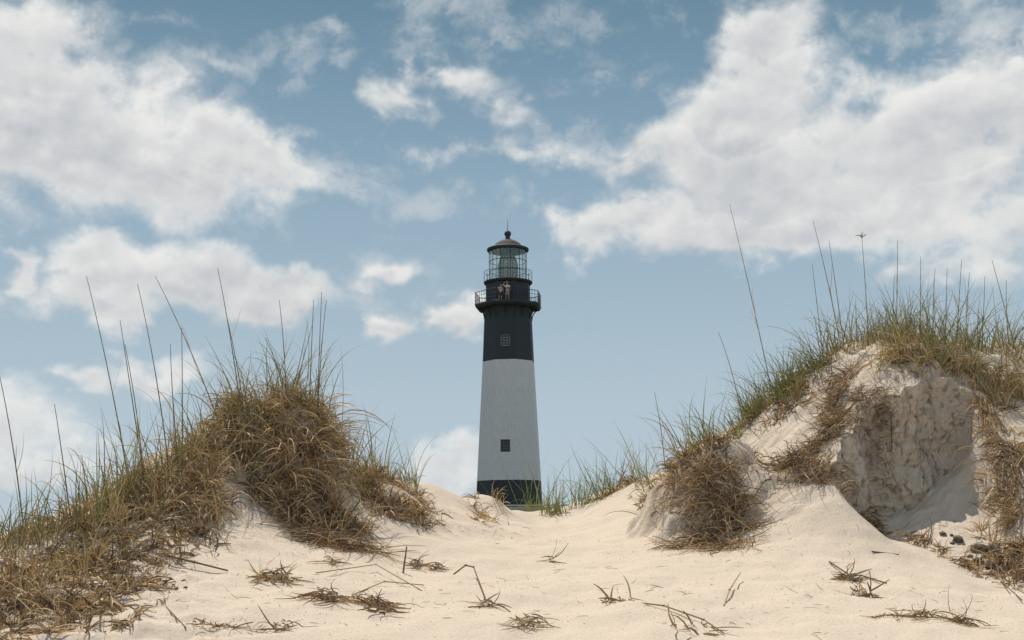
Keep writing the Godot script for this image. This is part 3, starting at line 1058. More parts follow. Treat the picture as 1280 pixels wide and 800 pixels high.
func stalk(base: Vector2, top: Vector3, head: float, label: String, group: String) -> void:
	var foot := seat(base.x, base.y) - Vector3(0, 0.02, 0)
	var o := Node3D.new()
	o.name = numbered("sea_oats_stalk")
	add_child(o)
	o.position = foot
	tag(o, label, "grass stalk", group)
	var st := start()
	st.set_smooth_group(0)
	var tip := top - foot
	var mid := tip * 0.5 + Vector3(tip.x * -0.06 + rng.randfn() * 0.01, 0.03, rng.randfn() * 0.02)
	var last := Vector3.ZERO
	for k in 10:
		var t := (k + 1) / 10.0
		var p := Vector3.ZERO.lerp(mid, t).lerp(mid.lerp(tip, t), t)
		bar(st, last, p, lerpf(0.0048, 0.0018, (t - 0.1)), 5, lerpf(0.0048, 0.0018, t))
		last = p
	st.generate_normals()
	mesh_node("stem", st.commit(), M.stem, o)
	var s := Sheaf.new()
	for k in 4:
		var t := rng.randf_range(0.1, 0.5)
		var p := Vector3.ZERO.lerp(mid, t).lerp(mid.lerp(tip, t), t)
		blade(s, foot, foot + p, tip.normalized() + Vector3(rng.randfn(), 0, rng.randfn()) * 0.25, rng.randf_range(0.12, 0.3), 0.005, 0.9, 0.3, pick(STRAWS), 5)
	mesh_node("leaf", s.mesh(), M.grass, o)
	if head > 0.0:
		s = Sheaf.new()
		for k in 16:
			var t := 1.0 - head * rng.randf()
			var p := Vector3.ZERO.lerp(mid, t).lerp(mid.lerp(tip, t), t)
			blade(s, foot, foot + p, tip.normalized() + Vector3(rng.randfn(), 0, rng.randfn()) * 0.5, rng.randf_range(0.02, 0.06), 0.007, 1.2, 0.3, pick(BROWNS), 3, 0.3)
		mesh_node("seed_head", s.mesh(), M.grass, o)

func clod(at: Vector2, size: float) -> void:
	var st := start()
	st.set_smooth_group(0)
	var sm := SphereMesh.new()
	sm.radial_segments = 12
	sm.rings = 7
	sm.radius = 1.0
	sm.height = 2.0
	var arr := sm.get_mesh_arrays()
	var v: PackedVector3Array = arr[Mesh.ARRAY_VERTEX]
	var off := rng.randf() * 999.0
	for i in v.size():
		var q := v[i] * (1.0 + 0.9 * dn.get_noise_3d(v[i].x * 90.0 + off, v[i].y * 90.0, v[i].z * 90.0))
		v[i] = Vector3(q.x * 1.2, q.y * 0.75, q.z) * size
	arr[Mesh.ARRAY_VERTEX] = v
	var am := ArrayMesh.new()
	am.add_surface_from_arrays(Mesh.PRIMITIVE_TRIANGLES, arr)
	st.create_from(am, 0)
	st.generate_normals()
	var o := mesh_node("dirt_clod", st.commit(), M.clod)
	o.position = seat(at.x, at.y) + Vector3(0, size * 0.3, 0)
	o.rotation.y = rng.randf() * TAU
	tag(o, "small dark lump of crusted sand lying below the eroded bank", "clod", "dark clods at the foot of the eroded bank")

func noise_tex(freq: float, size: int, octaves: int, ramp: Array, seed_: int) -> NoiseTexture2D:
	var n := FastNoiseLite.new()
	n.noise_type = FastNoiseLite.TYPE_SIMPLEX_SMOOTH
	n.frequency = freq
	n.fractal_octaves = octaves
	n.seed = seed_
	var t := NoiseTexture2D.new()
	t.width = size
	t.height = size
	t.seamless = true
	t.noise = n
	if ramp:
		var g := Gradient.new()
		g.offsets = PackedFloat32Array([0.0, 0.5, 1.0])
		g.colors = PackedColorArray(ramp)
		t.color_ramp = g
	return t

func materials() -> void:
	M.sand = StandardMaterial3D.new()
	M.sand.vertex_color_use_as_albedo = true
	M.sand.roughness = 0.95
	M.sand.metallic_specular = 0.2
	M.sand.uv1_triplanar = true
	M.sand.uv1_world_triplanar = true
	M.sand.uv1_scale = Vector3.ONE * 1.35
	M.sand.albedo_texture = noise_tex(0.035, 1024, 7, [srgb(222, 216, 208), srgb(244, 242, 240), srgb(255, 255, 254)], 3)
	M.sand.heightmap_enabled = true
	M.sand.heightmap_scale = 0.35
	M.sand.heightmap_texture = noise_tex(0.02, 1024, 7, [], 8)
	M.grass = StandardMaterial3D.new()
	M.grass.vertex_color_use_as_albedo = true
	M.grass.roughness = 0.62
	M.grass.metallic_specular = 0.3
	M.grass.backlight_enabled = true
	M.grass.backlight = Color(0.45, 0.42, 0.26)
	M.stem = paint(Color(0.15, 0.13, 0.075), 0.7)
	M.twig = paint(Color(0.13, 0.095, 0.06), 0.85)
	M.pale_twig = paint(Color(0.30, 0.23, 0.13), 0.85)
	M.clod = paint(Color(0.13, 0.11, 0.075), 1.0)
	M.black = paint(Color(0.027, 0.037, 0.050), 0.7)
	M.black.uv1_triplanar = true
	M.black.uv1_scale = Vector3(0.5, 0.06, 0.5)
	M.black.albedo_texture = noise_tex(0.03, 512, 5, [srgb(215, 215, 215), srgb(240, 240, 240), srgb(255, 255, 255)], 21)
	M.white = paint(Color(0.65, 0.665, 0.73), 0.6)
	M.white.uv1_triplanar = true
	M.white.uv1_scale = Vector3(0.6, 0.05, 0.6)
	M.white.albedo_texture = noise_tex(0.03, 512, 5, [srgb(222, 220, 215), srgb(247, 247, 246), srgb(255, 255, 255)], 22)
	M.iron = paint(Color(0.024, 0.030, 0.034), 0.65)
	M.pale_frame = paint(Color(0.40, 0.43, 0.44), 0.6)
	M.dull_frame = paint(Color(0.16, 0.17, 0.18), 0.6)
	M.pane = paint(Color(0.01, 0.012, 0.015), 0.08)
	M.glass = StandardMaterial3D.new()
	M.glass.transparency = BaseMaterial3D.TRANSPARENCY_ALPHA
	M.glass.albedo_color = Color(0.72, 0.92, 0.84, 0.07)
	M.glass.roughness = 0.05
	M.lens = paint(Color(0.27, 0.30, 0.26), 0.15)
	M.roof = paint(Color(0.038, 0.042, 0.045), 0.85)
	M.roof.uv1_triplanar = true
	M.roof.uv1_scale = Vector3(1.2, 1.2, 1.2)
	M.roof.albedo_texture = noise_tex(0.03, 256, 5, [srgb(190, 190, 190), srgb(235, 235, 230), srgb(255, 252, 245)], 24)
	M.plank = paint(Color(0.30, 0.31, 0.31), 0.85)
	M.cap = paint(Color(0.46, 0.47, 0.46), 0.8)

# ------------------------------------------------------------------ the scene
func _ready() -> void:
	var cam := Camera3D.new()
	cam.name = "camera"
	cam.fov = 30.0
	cam.near = 0.05
	cam.far = 8000.0
	add_child(cam)
	cam.position = Vector3(0, 1.6, 0)
	cam.rotation_degrees = Vector3(10.066, 0, -0.4)
	cam.current = true
	var env := Environment.new()
	env.background_mode = Environment.BG_SKY
	env.sky = make_sky()
	env.background_energy_multiplier = 1.0
	env.tonemap_mode = Environment.TONE_MAPPER_LINEAR
	env.tonemap_exposure = 1.0
	env.sdfgi_enabled = true
	env.ssao_enabled = true
	env.ssil_enabled = true
	var we := WorldEnvironment.new()
	we.name = "world_environment"
	we.environment = env
	add_child(we)
	var sun := DirectionalLight3D.new()
	sun.name = "sun"
	sun.light_color = Color(1.0, 0.955, 0.89)
	sun.light_energy = 1.55
	sun.light_angular_distance = 0.5
	sun.shadow_enabled = true
	add_child(sun)
	# high behind the dunes, a little to the west side of the tower
	var az := deg_to_rad(-26.0)
	var el := deg_to_rad(62.0)
	sun.look_at_from_position(Vector3(sin(az) * cos(el), sin(el), -cos(az) * cos(el)) * 50.0, Vector3.ZERO)
	print("sky ", Time.get_ticks_msec())

	dn.noise_type = FastNoiseLite.TYPE_SIMPLEX_SMOOTH
	dn.frequency = 0.02
	dn.fractal_octaves = 3
	dn.seed = 9
	materials()
	solve()
	look.resize(LNX * LNZ)
	for j in LNZ:
		for i in LNX:
			look[j * LNX + i] = height(LX0 + LS * i, LZ0 + LS * j, false, 0.02)
	print("solve ", Time.get_ticks_msec())
	build_sand()
	print("sand ", Time.get_ticks_msec())
	build_lighthouse()
	build_boardwalk()
	build_people()
	print("house ", Time.get_ticks_msec())
	rng.seed = 77
	plant()
	print("plants ", Time.get_ticks_msec())
	debris()
	print("done ", Time.get_ticks_msec())

func build_boardwalk() -> void:
	# weathered dune crossover: deck on posts with a boarded rail
	var o := Node3D.new()
	o.name = numbered("boardwalk")
	add_child(o)
	o.position = Vector3(0.8, 0.0, -40.0)
	tag(o, "weathered grey wooden boardwalk with boarded rail behind the dune gap", "boardwalk")
	for k in 9:
		var st := start()
		var x := -4.0 + k
		box(st, Transform3D(Basis(), Vector3(x, 1.0, -0.1)), Vector3(0.1, 2.9, 0.1))
		mesh_node("post", flat(st), M.plank, o)
	for k in 4:
		var st := start()
		box(st, Transform3D(Basis(Vector3.FORWARD, 0.002 * k), Vector3(0, 2.335 - 0.19 * k, -0.02)), Vector3(8.4, 0.15, 0.04))
		mesh_node("board", flat(st), M.plank, o)
	var cap := start()
	box(cap, Transform3D(Basis(), Vector3(0, 2.465, -0.08)), Vector3(8.6, 0.045, 0.2))
	mesh_node("handrail", flat(cap), M.cap, o)
	for k in 60:
		var st := start()
		box(st, Transform3D(Basis(), Vector3(-4.1 + k * 0.14, 1.4, -0.95)), Vector3(0.13, 0.05, 1.6))
		mesh_node("plank", flat(st), M.plank, o)

func build_people() -> void:
	var skin := paint(Color(0.46, 0.30, 0.23), 0.6)
	person(Vector3(-1.15, 24.43, -117.22), 0.35, 1.60, [Vector3(0.06, -0.27, 0.05), Vector3(-0.02, -0.20, 0.14)], [Vector3(-0.12, -0.24, 0.04), Vector3(0.10, -0.16, 0.16)], 0.7, 0.08, {"skin": skin, "shirt": paint(Color(0.72, 0.71, 0.74), 0.8), "shorts": paint(Color(0.05, 0.05, 0.09), 0.8), "shoes": paint(Color(0.2, 0.2, 0.2)), "hair": paint(Color(0.06, 0.04, 0.03), 0.6), "long": 0.14}, "person in white top and dark shorts leaning on the lighthouse gallery")
	person(Vector3(-0.45, 24.43, -117.12), -0.3, 1.82, [Vector3(0.17, -0.22, 0.04), Vector3(-0.02, -0.22, 0.10)], [Vector3(-0.26, 0.06, 0.10), Vector3(0.16, 0.17, 0.06)], -0.3, 0.03, {"skin": skin, "shirt": paint(Color(0.62, 0.52, 0.50), 0.8), "shorts": paint(Color(0.42, 0.36, 0.33), 0.8), "shoes": paint(Color(0.2, 0.2, 0.2)), "hair": paint(Color(0.10, 0.07, 0.05), 0.6), "long": 0.0, "hat": paint(Color(0.24, 0.22, 0.21), 0.8)}, "taller person in brimmed hat and pale pink shirt shading the eyes on the gallery")

# planting lines x, z
var bank_top := [[2.77, -10.24], [3.05, -10.00], [3.33, -9.82], [3.72, -9.82], [4.29, -9.82], [4.71, -9.67]]
var bank_lip := [[2.98, -9.49], [3.26, -9.46], [3.53, -9.43], [3.77, -9.34], [4.05, -9.34], [4.35, -9.13]]
var slope_crest := [[0.88, -12.07], [1.22, -11.62], [1.21, -9.16], [1.46, -9.16], [1.96, -10.51], [2.21, -10.33], [2.47, -10.21], [2.77, -10.12]]
var slope_green := [[1.52, -9.13], [2.04, -10.54], [2.27, -10.24], [2.46, -10.15]]
var gap_line := [[0.00, -13.00], [0.22, -13.10], [0.44, -13.10], [0.65, -13.00], [0.90, -12.80]]
var mound_top := [[-2.19, -8.26], [-1.99, -8.35], [-1.82, -8.47], [-1.65, -8.77], [-1.41, -8.74], [-1.30, -8.80]]
var mound_face := [[-2.11, -7.90], [-2.03, -8.20], [-1.89, -8.29], [-1.69, -8.41], [-1.49, -8.53], [-1.35, -8.59]]
var mound_mane := [[-1.70, -8.32], [-1.58, -8.41], [-1.44, -8.44], [-1.35, -8.44], [-1.53, -8.32]]
var mound_shade := [[-1.85, -8.14], [-1.61, -8.17], [-1.39, -8.20], [-1.22, -8.32], [-1.10, -8.05]]
var mound_low := [[-1.55, -8.02], [-1.32, -7.96], [-1.15, -7.87], [-0.99, -7.81]]
var saddle := [[-2.39, -7.33], [-2.28, -7.51], [-2.16, -7.63], [-2.02, -7.78], [-1.96, -7.63], [-2.07, -7.42], [-2.16, -7.24]]
var ridge_end := [[-2.31, -5.35], [-2.36, -5.71], [-2.06, -5.44], [-2.47, -6.07], [-2.69, -6.28], [-2.28, -5.98]]
var ridge_mess := [[-2.22, -5.32], [-2.21, -5.71], [-1.98, -5.59], [-1.99, -6.04], [-2.26, -6.25], [-2.13, -6.58], [-2.05, -6.88], [-1.97, -7.24], [-2.23, -7.00], [-2.38, -6.67], [-2.47, -6.25]]
var gap_side := [[0.25, -12.28], [0.47, -12.22], [0.74, -12.01], [0.98, -11.98]]
var knoll_top := [[-0.28, -11.65], [-0.15, -11.68]]
var gap_green := [[0.09, -12.90], [0.31, -13.20], [0.53, -13.30], [0.66, -13.20]]
var shoulder := [[-1.19, -8.86], [-1.01, -9.10], [-0.88, -10.12], [-0.72, -8.95], [-0.88, -8.74], [-1.05, -8.71]]
var shoulder_top := [[-1.25, -8.65], [-1.03, -9.07], [-0.95, -10.12], [-0.88, -10.42]]
var ridge_crest := [[-3.03, -6.76], [-2.78, -6.79], [-2.61, -6.91], [-2.45, -7.09], [-2.31, -7.39], [-2.16, -7.63], [-2.05, -7.87]]
var ridge_face := [[-2.47, -5.71], [-2.42, -6.04], [-2.34, -6.34], [-2.29, -6.67], [-2.16, -6.94], [-2.04, -7.33], [-1.97, -7.60]]
var ridge_foot := [[-2.22, -5.23], [-2.06, -5.26], [-1.94, -5.38], [-1.90, -5.68], [-1.92, -6.13], [-1.97, -6.64]]
var bank_roots := [[2.73, -9.82], [2.62, -9.55], [2.52, -9.31], [2.44, -9.13], [2.25, -9.04], [2.11, -9.10], [2.17, -8.86], [2.33, -8.77]]
var bank_dark := [[2.67, -9.25], [2.77, -9.19], [2.85, -9.16], [2.68, -9.10]]
var bank_crumbs := [[2.11, -9.88], [2.27, -9.97], [2.41, -9.97], [2.57, -10.03], [1.74, -9.07], [1.82, -9.01]]
var stump_top := [[1.29, -11.23], [1.22, -9.22], [1.39, -9.10], [1.55, -8.98]]
var stump_face := [[1.25, -8.98], [1.42, -8.92], [1.55, -8.86], [1.64, -8.77], [1.55, -8.62], [1.38, -8.62], [1.26, -8.77], [1.39, -8.80], [1.46, -8.74]]
var stump_foot := [[1.05, -10.03], [1.10, -8.44], [1.31, -8.35], [1.53, -8.35], [1.71, -8.53]]
var side_hang := [[3.61, -9.19], [3.61, -8.92], [3.57, -8.62], [3.51, -8.41], [3.41, -8.32], [3.34, -7.99]]
var ridge_line := [[2.33, -8.68], [2.63, -8.95], [2.79, -8.65], [2.87, -8.32], [2.94, -8.02], [3.04, -7.75], [3.13, -7.39]]
var corner_mess := [[3.07, -8.02], [3.15, -7.84], [3.33, -7.87], [3.19, -7.63], [3.23, -8.20]]
var knoll := [[-0.44, -9.94], [-0.29, -10.60], [-0.19, -10.63], [-0.33, -9.64]]

func crest(line: Array, n: int, spread: float, called: String, kind: String, label: String, category: String, group: String, opt: Dictionary) -> void:
	var loose := Sheaf.new()
	for k in n:
		var q := along(line, (k + rng.randf()) / n)
		var x := q.x + rng.randfn() * spread
		var z := q.y + rng.randfn() * spread
		var at := seat(x, z)
		var m: ArrayMesh
		if kind == "green":
			m = green_tuft(at, opt.n, opt.tall * rng.randf_range(0.7, 1.15), opt.get("straw", 0.3), opt.get("lean", Vector3.ZERO), opt.get("r", 0.07), opt.get("fresh", 0.25))
		elif kind == "roots":
			m = roots(at, opt.n, opt.tall, opt.get("r", 0.12), opt.get("pale", 0.3))
		elif kind == "flakes":
			flakes(at, opt.n, opt.get("r", 0.12), loose)
			continue
		else:
			m = dry_tuft(at, opt.n, opt.tall * rng.randf_range(0.7, 1.2), opt.get("brown", 0.35), opt.get("r", 0.12), opt.get("hang", 0.6), opt.get("curl", 0.6))
		put_tuft(called, at, m, label, category, group)
	if kind == "flakes":
		# loose leaf litter that nobody could count
		var o := mesh_node(called, loose.mesh(), M.grass)
		o.set_meta("kind", "stuff")
		tag(o, label, category)

func plant() -> void:
	crest(bank_top, 58, 0.13, "beach_grass_tuft", "green", "green beach grass tuft growing on top of the eroded sand bank", "grass", "green grass on top of the eroded bank", {"n": 22, "tall": 0.54, "straw": 0.4, "fresh": 0.15})
	crest(bank_lip, 32, 0.09, "beach_grass_tuft", "green", "grass tuft of mixed green and straw blades on the lip of the eroded bank", "grass", "grass on the lip of the eroded bank", {"n": 26, "tall": 0.48, "straw": 0.6})
	crest(bank_lip, 20, 0.1, "dry_grass_tuft", "dry", "brown dry grass tuft on the lip of the eroded bank", "dry grass", "dry grass on the lip of the eroded bank", {"n": 50, "tall": 0.32, "brown": 0.45})
	crest(slope_crest, 40, 0.08, "beach_grass_tuft", "green", "green grass tuft on the long crest rising from gap to eroded bank", "grass", "green grass on the long rising crest", {"n": 16, "tall": 0.54, "straw": 0.3, "lean": Vector3(-0.25, 0, 0)})
	crest(slope_green, 18, 0.09, "beach_grass_tuft", "green", "lush low green grass tuft just under the long rising crest", "grass", "lush grass under the rising crest", {"n": 44, "tall": 0.38, "straw": 0.2, "fresh": 0.7, "lean": Vector3(-0.2, 0, 0)})
	crest(slope_crest, 30, 0.1, "dry_grass_tuft", "dry", "short brown dry grass tuft along the long rising crest", "dry grass", "dry grass along the long rising crest", {"n": 34, "tall": 0.22, "brown": 0.5, "r": 0.06})
	crest(gap_line, 7, 0.06, "beach_grass_tuft", "green", "bright green grass tuft standing in the dune gap", "grass", "green grass in the dune gap", {"n": 12, "tall": 0.85, "straw": 0.1, "r": 0.1, "fresh": 0.9})
	crest(mound_top, 32, 0.09, "beach_grass_tuft", "green", "wiry grey green grass tuft on top of the shaggy hummock", "grass", "green grass on the shaggy hummock", {"n": 24, "tall": 0.6, "straw": 0.5, "fresh": 0.06, "lean": Vector3(-0.12, 0, 0)})
	crest(mound_top, 14, 0.08, "dry_grass_tuft", "dry", "matted straw grass tuft near the top of the shaggy hummock", "dry grass", "matted straw grass near the hummock top", {"n": 56, "tall": 0.34, "brown": 0.35, "hang": 1.0})
	crest(mound_face, 17, 0.09, "dry_grass_tuft", "dry", "tangled brown grass tuft on the upper face of the shaggy hummock", "dry grass", "tangled grass on the upper hummock face", {"n": 46, "tall": 0.36, "brown": 0.35, "hang": 1.0, "curl": 0.9})
	crest(mound_mane, 12, 0.05, "dry_grass_tuft", "dry", "long pale straw mane hanging down the face of the shaggy hummock", "dry grass", "straw manes hanging down the hummock face", {"n": 50, "tall": 0.6, "brown": 0.05, "hang": 2.0, "curl": 0.9, "r": 0.08})
	crest(mound_shade, 15, 0.07, "dry_grass_tuft", "dry", "low brown grass tuft with shade in its colour at the hummock foot", "dry grass", "low grass at the hummock foot", {"n": 54, "tall": 0.34, "brown": 0.5, "hang": 1.2, "curl": 1.0})  # browner mix than the face above: the hollow's shade put into the grass colour
	crest(mound_low, 10, 0.05, "root_tangle", "roots", "brown root tangle under the hanging grass of the shaggy hummock", "roots", "roots under the shaggy hummock", {"n": 60, "tall": 0.35, "pale": 0.35})
	crest(saddle, 20, 0.07, "dry_grass_tuft", "dry", "pale curled dry grass tuft between the low ridge and the shaggy hummock", "dry grass", "dry grass between ridge and hummock", {"n": 50, "tall": 0.34, "brown": 0.3, "hang": 1.0, "curl": 0.9})
	crest(ridge_end, 12, 0.14, "dry_grass_tuft", "dry", "dense dark thatch of dead grass at the low end of the ridge", "dry grass", "dead thatch at the ridge end", {"n": 56, "tall": 0.26, "brown": 0.65, "r": 0.14, "curl": 1.0})
	crest(ridge_mess, 40, 0.16, "leaf_litter", "flakes", "broken brown leaf litter on the sandy side of the low ridge", "dead leaves", "broken leaves on the low ridge", {"n": 46, "r": 0.15})
	crest(mound_shade, 8, 0.1, "leaf_litter", "flakes", "broken brown leaf litter under the shaggy hummock", "dead leaves", "broken leaves under the hummock", {"n": 40, "r": 0.12})
	crest(shoulder, 12, 0.1, "leaf_litter", "flakes", "broken brown leaf litter on the shoulder beside the hummock", "dead leaves", "broken leaves on the shoulder", {"n": 46, "r": 0.12})
	crest(bank_crumbs, 12, 0.12, "leaf_litter", "flakes", "thin litter of dark stem bits on the sandy flank of the eroded bank", "dead leaves", "stem bits on the sandy flank", {"n": 22, "r": 0.14})
	crest(ridge_face, 24, 0.1, "straw_tuft", "green", "upright straw grass tuft on the sunny face of the low ridge", "dry grass", "upright straw grass on the ridge face", {"n": 18, "tall": 0.36, "straw": 0.8})
	crest(knoll_top, 3, 0.03, "dry_grass_tuft", "dry", "orange brown leafy sprig in front of the tower foot", "dry grass", "leafy sprigs before the tower foot", {"n": 14, "tall": 0.36, "brown": 0.1, "r": 0.05, "curl": 0.9})
	crest(gap_side, 14, 0.05, "beach_grass_tuft", "green", "fresh green grass tuft where the long crest meets the dune gap", "grass", "fresh grass beside the gap", {"n": 18, "tall": 0.42, "straw": 0.15, "fresh": 0.8})
	crest(gap_green, 14, 0.07, "beach_grass_tuft", "green", "low bright green grass tuft behind the sand of the dune gap", "grass", "low green grass behind the gap", {"n": 22, "tall": 0.34, "straw": 0.1, "fresh": 0.9})
	crest(shoulder, 22, 0.07, "dry_grass_tuft", "dry", "stiff brown dry grass tuft on the shoulder beside the shaggy hummock", "dry grass", "dry grass on the hummock shoulder", {"n": 44, "tall": 0.26, "brown": 0.5})
	crest(shoulder_top, 13, 0.07, "beach_grass_tuft", "green", "thin green grass tuft on the shoulder beside the shaggy hummock", "grass", "green grass on the hummock shoulder", {"n": 18, "tall": 0.5, "straw": 0.35})
	crest(ridge_crest, 60, 0.1, "beach_grass_tuft", "green", "green and straw grass tuft on the low ridge running down from hummock", "grass", "grass on the low ridge", {"n": 18, "tall": 0.52, "straw": 0.6, "fresh": 0.06})
	crest(ridge_face, 24, 0.16, "dry_grass_tuft", "dry", "tangled dry grass tuft on the sunny face of the low ridge", "dry grass", "dry grass on the low ridge face", {"n": 36, "tall": 0.28, "brown": 0.45})
	crest(ridge_foot, 14, 0.12, "dry_grass_tuft", "dry", "matted brown grass tuft at the sandy foot of the low ridge", "dry grass", "matted grass at the foot of the low ridge", {"n": 40, "tall": 0.22, "brown": 0.55, "r": 0.14})
	crest(bank_roots, 26, 0.03, "root_tangle", "roots", "dark tangle of exposed roots beside the bare face of the eroded bank", "roots", "exposed roots beside the bank face", {"n": 60, "tall": 0.26, "pale": 0.25, "r": 0.08})
	crest(bank_dark, 7, 0.03, "root_tangle", "roots", "dark root fringe hanging over the bare face of the eroded bank", "roots", "root fringe over the bank face", {"n": 60, "tall": 0.22, "pale": 0.15, "r": 0.08})
	crest(bank_crumbs, 12, 0.08, "dry_grass_tuft", "dry", "sparse dry grass wisp on the smooth sandy flank of the eroded bank", "dry grass", "dry wisps on the sandy flank", {"n": 16, "tall": 0.22, "brown": 0.6, "r": 0.03})
	crest(stump_face, 26, 0.07, "root_tangle", "roots", "brown root tangle covering the small root bound hummock", "roots", "roots on the small hummock", {"n": 56, "tall": 0.32, "pale": 0.35, "r": 0.09})
	crest(stump_top, 11, 0.07, "dry_grass_tuft", "dry", "brown grass tuft hanging over the small root bound hummock", "dry grass", "dry grass on the small hummock", {"n": 34, "tall": 0.3, "brown": 0.5, "hang": 1.2})
	crest(stump_foot, 12, 0.07, "root_tangle", "roots", "thin scatter of roots at the foot of the small hummock", "roots", "roots at the small hummock foot", {"n": 26, "tall": 0.25, "pale": 0.5})
	crest(side_hang, 21, 0.07, "dry_grass_tuft", "dry", "orange brown grass tuft hanging down beside the hollow of the eroded bank", "dry grass", "brown grass hanging beside the hollow", {"n": 46, "tall": 0.32, "brown": 0.35, "hang": 1.2})
	crest(ridge_line, 26, 0.03, "dry_grass_tuft", "dry", "line of dead stems in sand below the hollow of the eroded bank", "dry grass", "dead stems below the hollow", {"n": 20, "tall": 0.2, "brown": 0.6, "r": 0.03})
	crest(corner_mess, 16, 0.09, "dry_grass_tuft", "dry", "brown matted grass between dark clods below the eroded bank", "dry grass", "matted grass between the clods", {"n": 40, "tall": 0.22, "brown": 0.5, "r": 0.07})
	crest(knoll, 7, 0.05, "dry_grass_tuft", "dry", "sparse dry stem clump on the small sand knoll by the gap", "dry grass", "dry stems on the knoll by the gap", {"n": 16, "tall": 0.28, "brown": 0.5, "r": 0.03})
	for q in [[-2.851, -7.060, -3.039, 2.618, -6.960, 0.00], [-2.316, -7.330, -2.633, 3.179, -7.230, 0.00], [-2.272, -7.450, -2.451, 2.922, -7.350, 0.00], [-2.277, -7.450, -2.414, 2.770, -7.350, 0.00], [-2.178, -7.630, -2.410, 3.189, -7.530, 0.00], [-2.022, -8.320, -2.509, 3.392, -8.220, 0.00]]:
		stalk(Vector2(q[0], q[1]), Vector3(q[2], q[3], q[4]), q[5], "tall thin dry sea oats stalk rising from the low ridge", "tall stalks on the low ridge")
	for q in [[-1.903, -8.380, -2.087, 3.460, -8.280, 0.00], [-1.881, -8.380, -2.019, 3.141, -8.280, 0.00], [-2.133, -7.750, -2.148, 2.920, -7.650, 0.00], [-2.144, -7.720, -2.208, 2.811, -7.620, 0.00], [-1.642, -8.650, -1.697, 3.278, -8.550, 0.00], [-1.596, -8.650, -1.794, 3.001, -8.550, 0.00], [-1.467, -8.590, -1.436, 3.264, -8.490, 0.00], [-1.415, -8.620, -1.384, 3.329, -8.520, 0.00], [-1.414, -8.650, -1.353, 3.276, -8.550, 0.00], [-2.539, -6.970, -2.645, 2.346, -6.870, 0.00]]:
		stalk(Vector2(q[0], q[1]), Vector3(q[2], q[3], q[4]), q[5], "tall thin dry sea oats stalk rising from the shaggy hummock", "tall stalks on the shaggy hummock")
	for q in [[2.251, -10.240, 1.916, 4.420, -10.140, 0.00], [2.010, -10.390, 1.802, 3.307, -10.290, 0.00], [1.401, -11.050, 1.307, 2.861, -10.950, 0.00]]:
		stalk(Vector2(q[0], q[1]), Vector3(q[2], q[3], q[4]), q[5], "lone dry sea oats stalk on the long rising crest", "tall stalks on the long rising crest")
	for q in [[2.829, -10.150, 2.615, 4.246, -10.050, 0.00], [2.654, -10.090, 2.573, 3.842, -9.990, 0.00], [2.839, -10.090, 2.728, 4.052, -9.990, 0.00], [3.183, -9.790, 3.219, 3.975, -9.690, 0.00], [3.403, -9.850, 3.424, 3.850, -9.750, 0.00], [3.156, -9.790, 3.173, 3.668, -9.690, 0.00], [3.531, -9.910, 3.560, 3.760, -9.810, 0.00], [3.614, -9.850, 3.638, 3.746, -9.750, 0.00], [3.718, -9.880, 3.775, 3.821, -9.780, 0.00], [3.766, -9.820, 3.811, 3.704, -9.720, 0.00], [3.905, -9.850, 3.947, 3.676, -9.750, 0.00], [4.170, -9.760, 3.980, 3.791, -9.660, 0.00], [2.631, -10.060, 2.562, 3.384, -9.960, 0.00], [4.144, -9.850, 4.124, 3.640, -9.750, 0.00]]:
		stalk(Vector2(q[0], q[1]), Vector3(q[2], q[3], q[4]), q[5], "tall dry sea oats stalk on top of the eroded bank", "tall stalks on the eroded bank")
	for q in [[3.002, -9.940, 2.967, 4.062, -9.840, 0.05]]:
		stalk(Vector2(q[0], q[1]), Vector3(q[2], q[3], q[4]), q[5], "thick dark sea oats stalk with broken seed head on the eroded bank", "tall stalks on the eroded bank")


